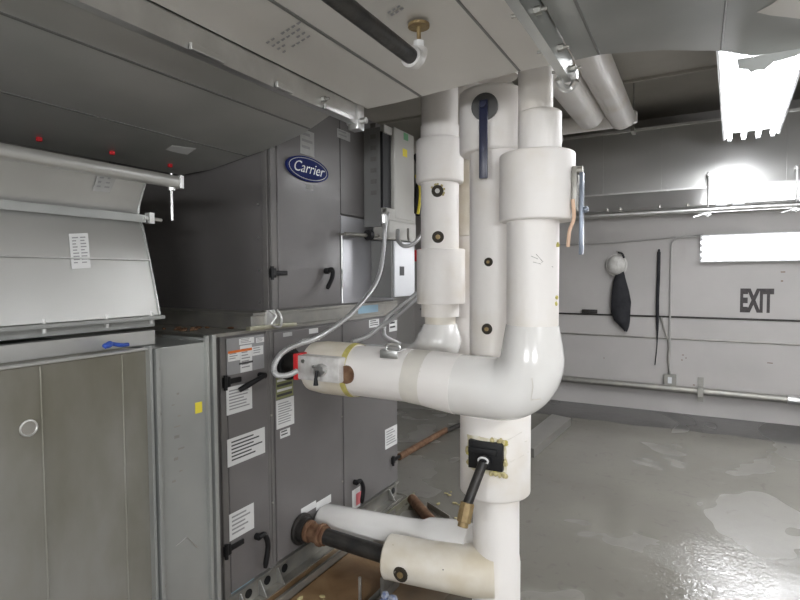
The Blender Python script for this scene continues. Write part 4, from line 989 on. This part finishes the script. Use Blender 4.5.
# coat: sections (pixel centre x, y, half width, depth)
secs = [(620, 271, 3.5, .04), (620, 281, 6.5, .06), (620.5, 292, 8.5, .08), (620.5, 303, 10.0, .09), (621, 312, 9.8, .09), (622, 320, 8.0, .08), (625, 327, 4.0, .06), (626, 331, 1.2, .03)]
rings = []
for x, y, hw, dp in secs:
    p = W(x, y, 0.06); q = W(x+hw, y, 0.06); hwid = q.x-p.x
    rings.append([Vector((p.x+hwid*math.cos(j*math.pi/12)*(1+0.07*math.sin(5*j*math.pi/12+y)), p.y+0.0+dp*0.6*math.sin(j*math.pi/12), p.z+0.01*math.sin(j+y))) for j in range(24)])
ct = MB().quadmesh(rings).build('coat', M['cloth']); tag(ct, 'dark coat hanging in a narrow bundle under the white hard hat', 'coat')
mb = MB(); P_ = spline([W(659, 252, .03), W(658.5, 275, .035), W(657.5, 300, .03), W(657.5, 325, .03), W(657, 345, .03), W(655, 365, .03)], 6)
n_ = len(P_); mb.tube(P_, [0.018 if i < n_*0.5 else max(0.005, 0.018-(i-n_*0.5)/(n_*0.25)*0.013) for i in range(n_)], 8); mb.cyl(W(659, 250, 0.0), W(659, 252, 0.05), 0.012, 8)
tag(mb.build('strap', M['cloth']), 'long black strap hanging on the back wall between coat and conduit', 'strap')
# scuffs on the wall
mb = MB()
for (x, y, w_, h_) in [(683, 355, .02, .008), (686, 358, .012, .01), (682, 360, .015, .01), (770, 363, .05, .008), (783, 272, .04, .01), (782, 281, .02, .012), (694, 385, .02, .01), (604, 358, .012, .01)]:
    p = W(x, y); mb.box((p.x-w_/2, YW-0.0012, p.z-h_/2), (p.x+w_/2, YW, p.z+h_/2))
tag(mb.build('wall_scuffs', M['rust']), 'small rusty scuff marks scattered on the back wall', 'marks', kind='stuff')

# ================================================================== FLOOR CLUTTER
def floor_bar(p, q, r, label, m, name='steel_bar', box=False, z=None):
    p, q = at(*p, Z=r), at(*q, Z=r)
    mb = MB()
    if box:
        d = (q-p); s = Vector((-d.y, d.x, 0)).normalized()
        mb.bar(Vector((p.x, p.y, 0.003)), Vector((q.x, q.y, 0.003)), r*2, 0.006); mb.bar(Vector((p.x, p.y, r))-s*r, Vector((q.x, q.y, r))-s*r, 0.006, 2*r)
    else: mb.tube([p, q], r, 14)
    return tag(mb.build(name, m, smooth=not box), label, 'bar')
floor_bar((399, 457), (446, 430), 0.03, 'rusty pipe lying on the floor beyond the charcoal cabinet', M['rust'], 'scrap_pipe')
floor_bar((446, 431), (466, 422), 0.026, 'short dark pipe end on the floor behind the white riser', M['blackpipe'], 'scrap_pipe')
floor_bar((412, 499), (432, 522), 0.035, 'short rusty brown pipe lying behind the low white pipe', M['rust'], 'scrap_pipe')
floor_bar((430, 504), (452, 518), 0.02, 'thin grey bar leaning in the clutter behind the low white pipe', M['steel_dull'], 'scrap_bar', True)
floor_bar((384, 515), (412, 494), 0.02, 'dull steel angle lying at the far foot of the cabinet', M['strutpaint'], 'scrap_bar', True)
# long angle iron along the cabinet foot
t = tag(MB().box((-1.80, 1.49, 0), (-1.74, 3.05, 0.006)).box((-1.746, 1.49, 0), (-1.74, 3.05, 0.045)).build('angle_iron', M['steel_dull'], smooth=False), 'long dusty steel angle on the floor along the foot of the cabinet', 'bar')
# strut frame under the near pipe end
t = thing('pipe_support', 'dark steel channel support under the near end of the low pipe', 'bracket', (-1.3, 2.1, 0))
mb = MB(); mb.box((-1.36, 1.85, 0.0), (-1.32, 2.35, 0.004)); mb.box((-1.36, 1.85, 0), (-1.356, 2.35, 0.045)); mb.box((-1.324, 1.85, 0), (-1.32, 2.35, 0.045)); mb.box((-1.36, 2.02, 0.045), (-1.05, 2.06, 0.05)); mb.box((-1.36, 2.02, 0.0), (-1.05, 2.025, 0.05))
mb.build('channel', M['steel_dull'], t, smooth=False)
MB().cyl((-1.40, 2.10, 0.0), (-1.40, 2.10, 0.15), 0.008, 8).build('threaded_rod', M['galv_shiny'], t)
MB().box((-1.345, 2.20, 0.0), (-1.325, 2.26, 0.112)).build('saddle', M['steel_dull'], t, smooth=False)
mb = MB(); c = Vector((-1.25, 2.11, 0.085))
for k in range(7): mb.ball(c+Vector((random.uniform(-.03, .03), random.uniform(-.015, .015), random.uniform(-.035, .03))), 0.022, (1, 0.8, 1), 8)
mb.cyl(c+Vector((0, 0, -0.085)), c, 0.012, 8)
M['ragblue'] = mat('blue_white_rag', (0.10, 0.14, 0.30), 0, 0.9, (0.45, 0.47, 0.50), 45, 3, 0.5, 50)
tag(mb.build('rag', M['ragblue']), 'blue and white rag under the aged low pipe end', 'rag')
# debris crumbs
mb = MB()
for i in range(60):
    x, y = random.uniform(-1.72, -1.0), random.uniform(2.5, 3.6) if i < 40 else random.uniform(1.9, 2.1)
    mb.ball((x, y, 0.006), 0.012, (random.uniform(0.5, 2.2), random.uniform(0.5, 2.2), 0.45), 6)
tag(mb.build('debris', M['foam']), 'tan crumbs of insulation scattered on the floor beside the cabinet', 'debris', kind='stuff')
# low concrete pad beyond the riser
mb = MB(); 
a4 = [at(515, 443, Z=0.08), at(534, 449, Z=0.08), at(571, 418, Z=0.08), at(552, 414, Z=0.08)]
mb.quadmesh([[Vector((p.x, p.y, 0)) for p in a4], a4])
M['pad'] = mat('grey_painted_pad', (0.17, 0.165, 0.15), 0, 0.5, (0.20, 0.19, 0.175), 4)
tag(mb.build('concrete_pad', M['pad'], smooth=False), 'low grey concrete pad on the floor behind the white riser', 'pad')
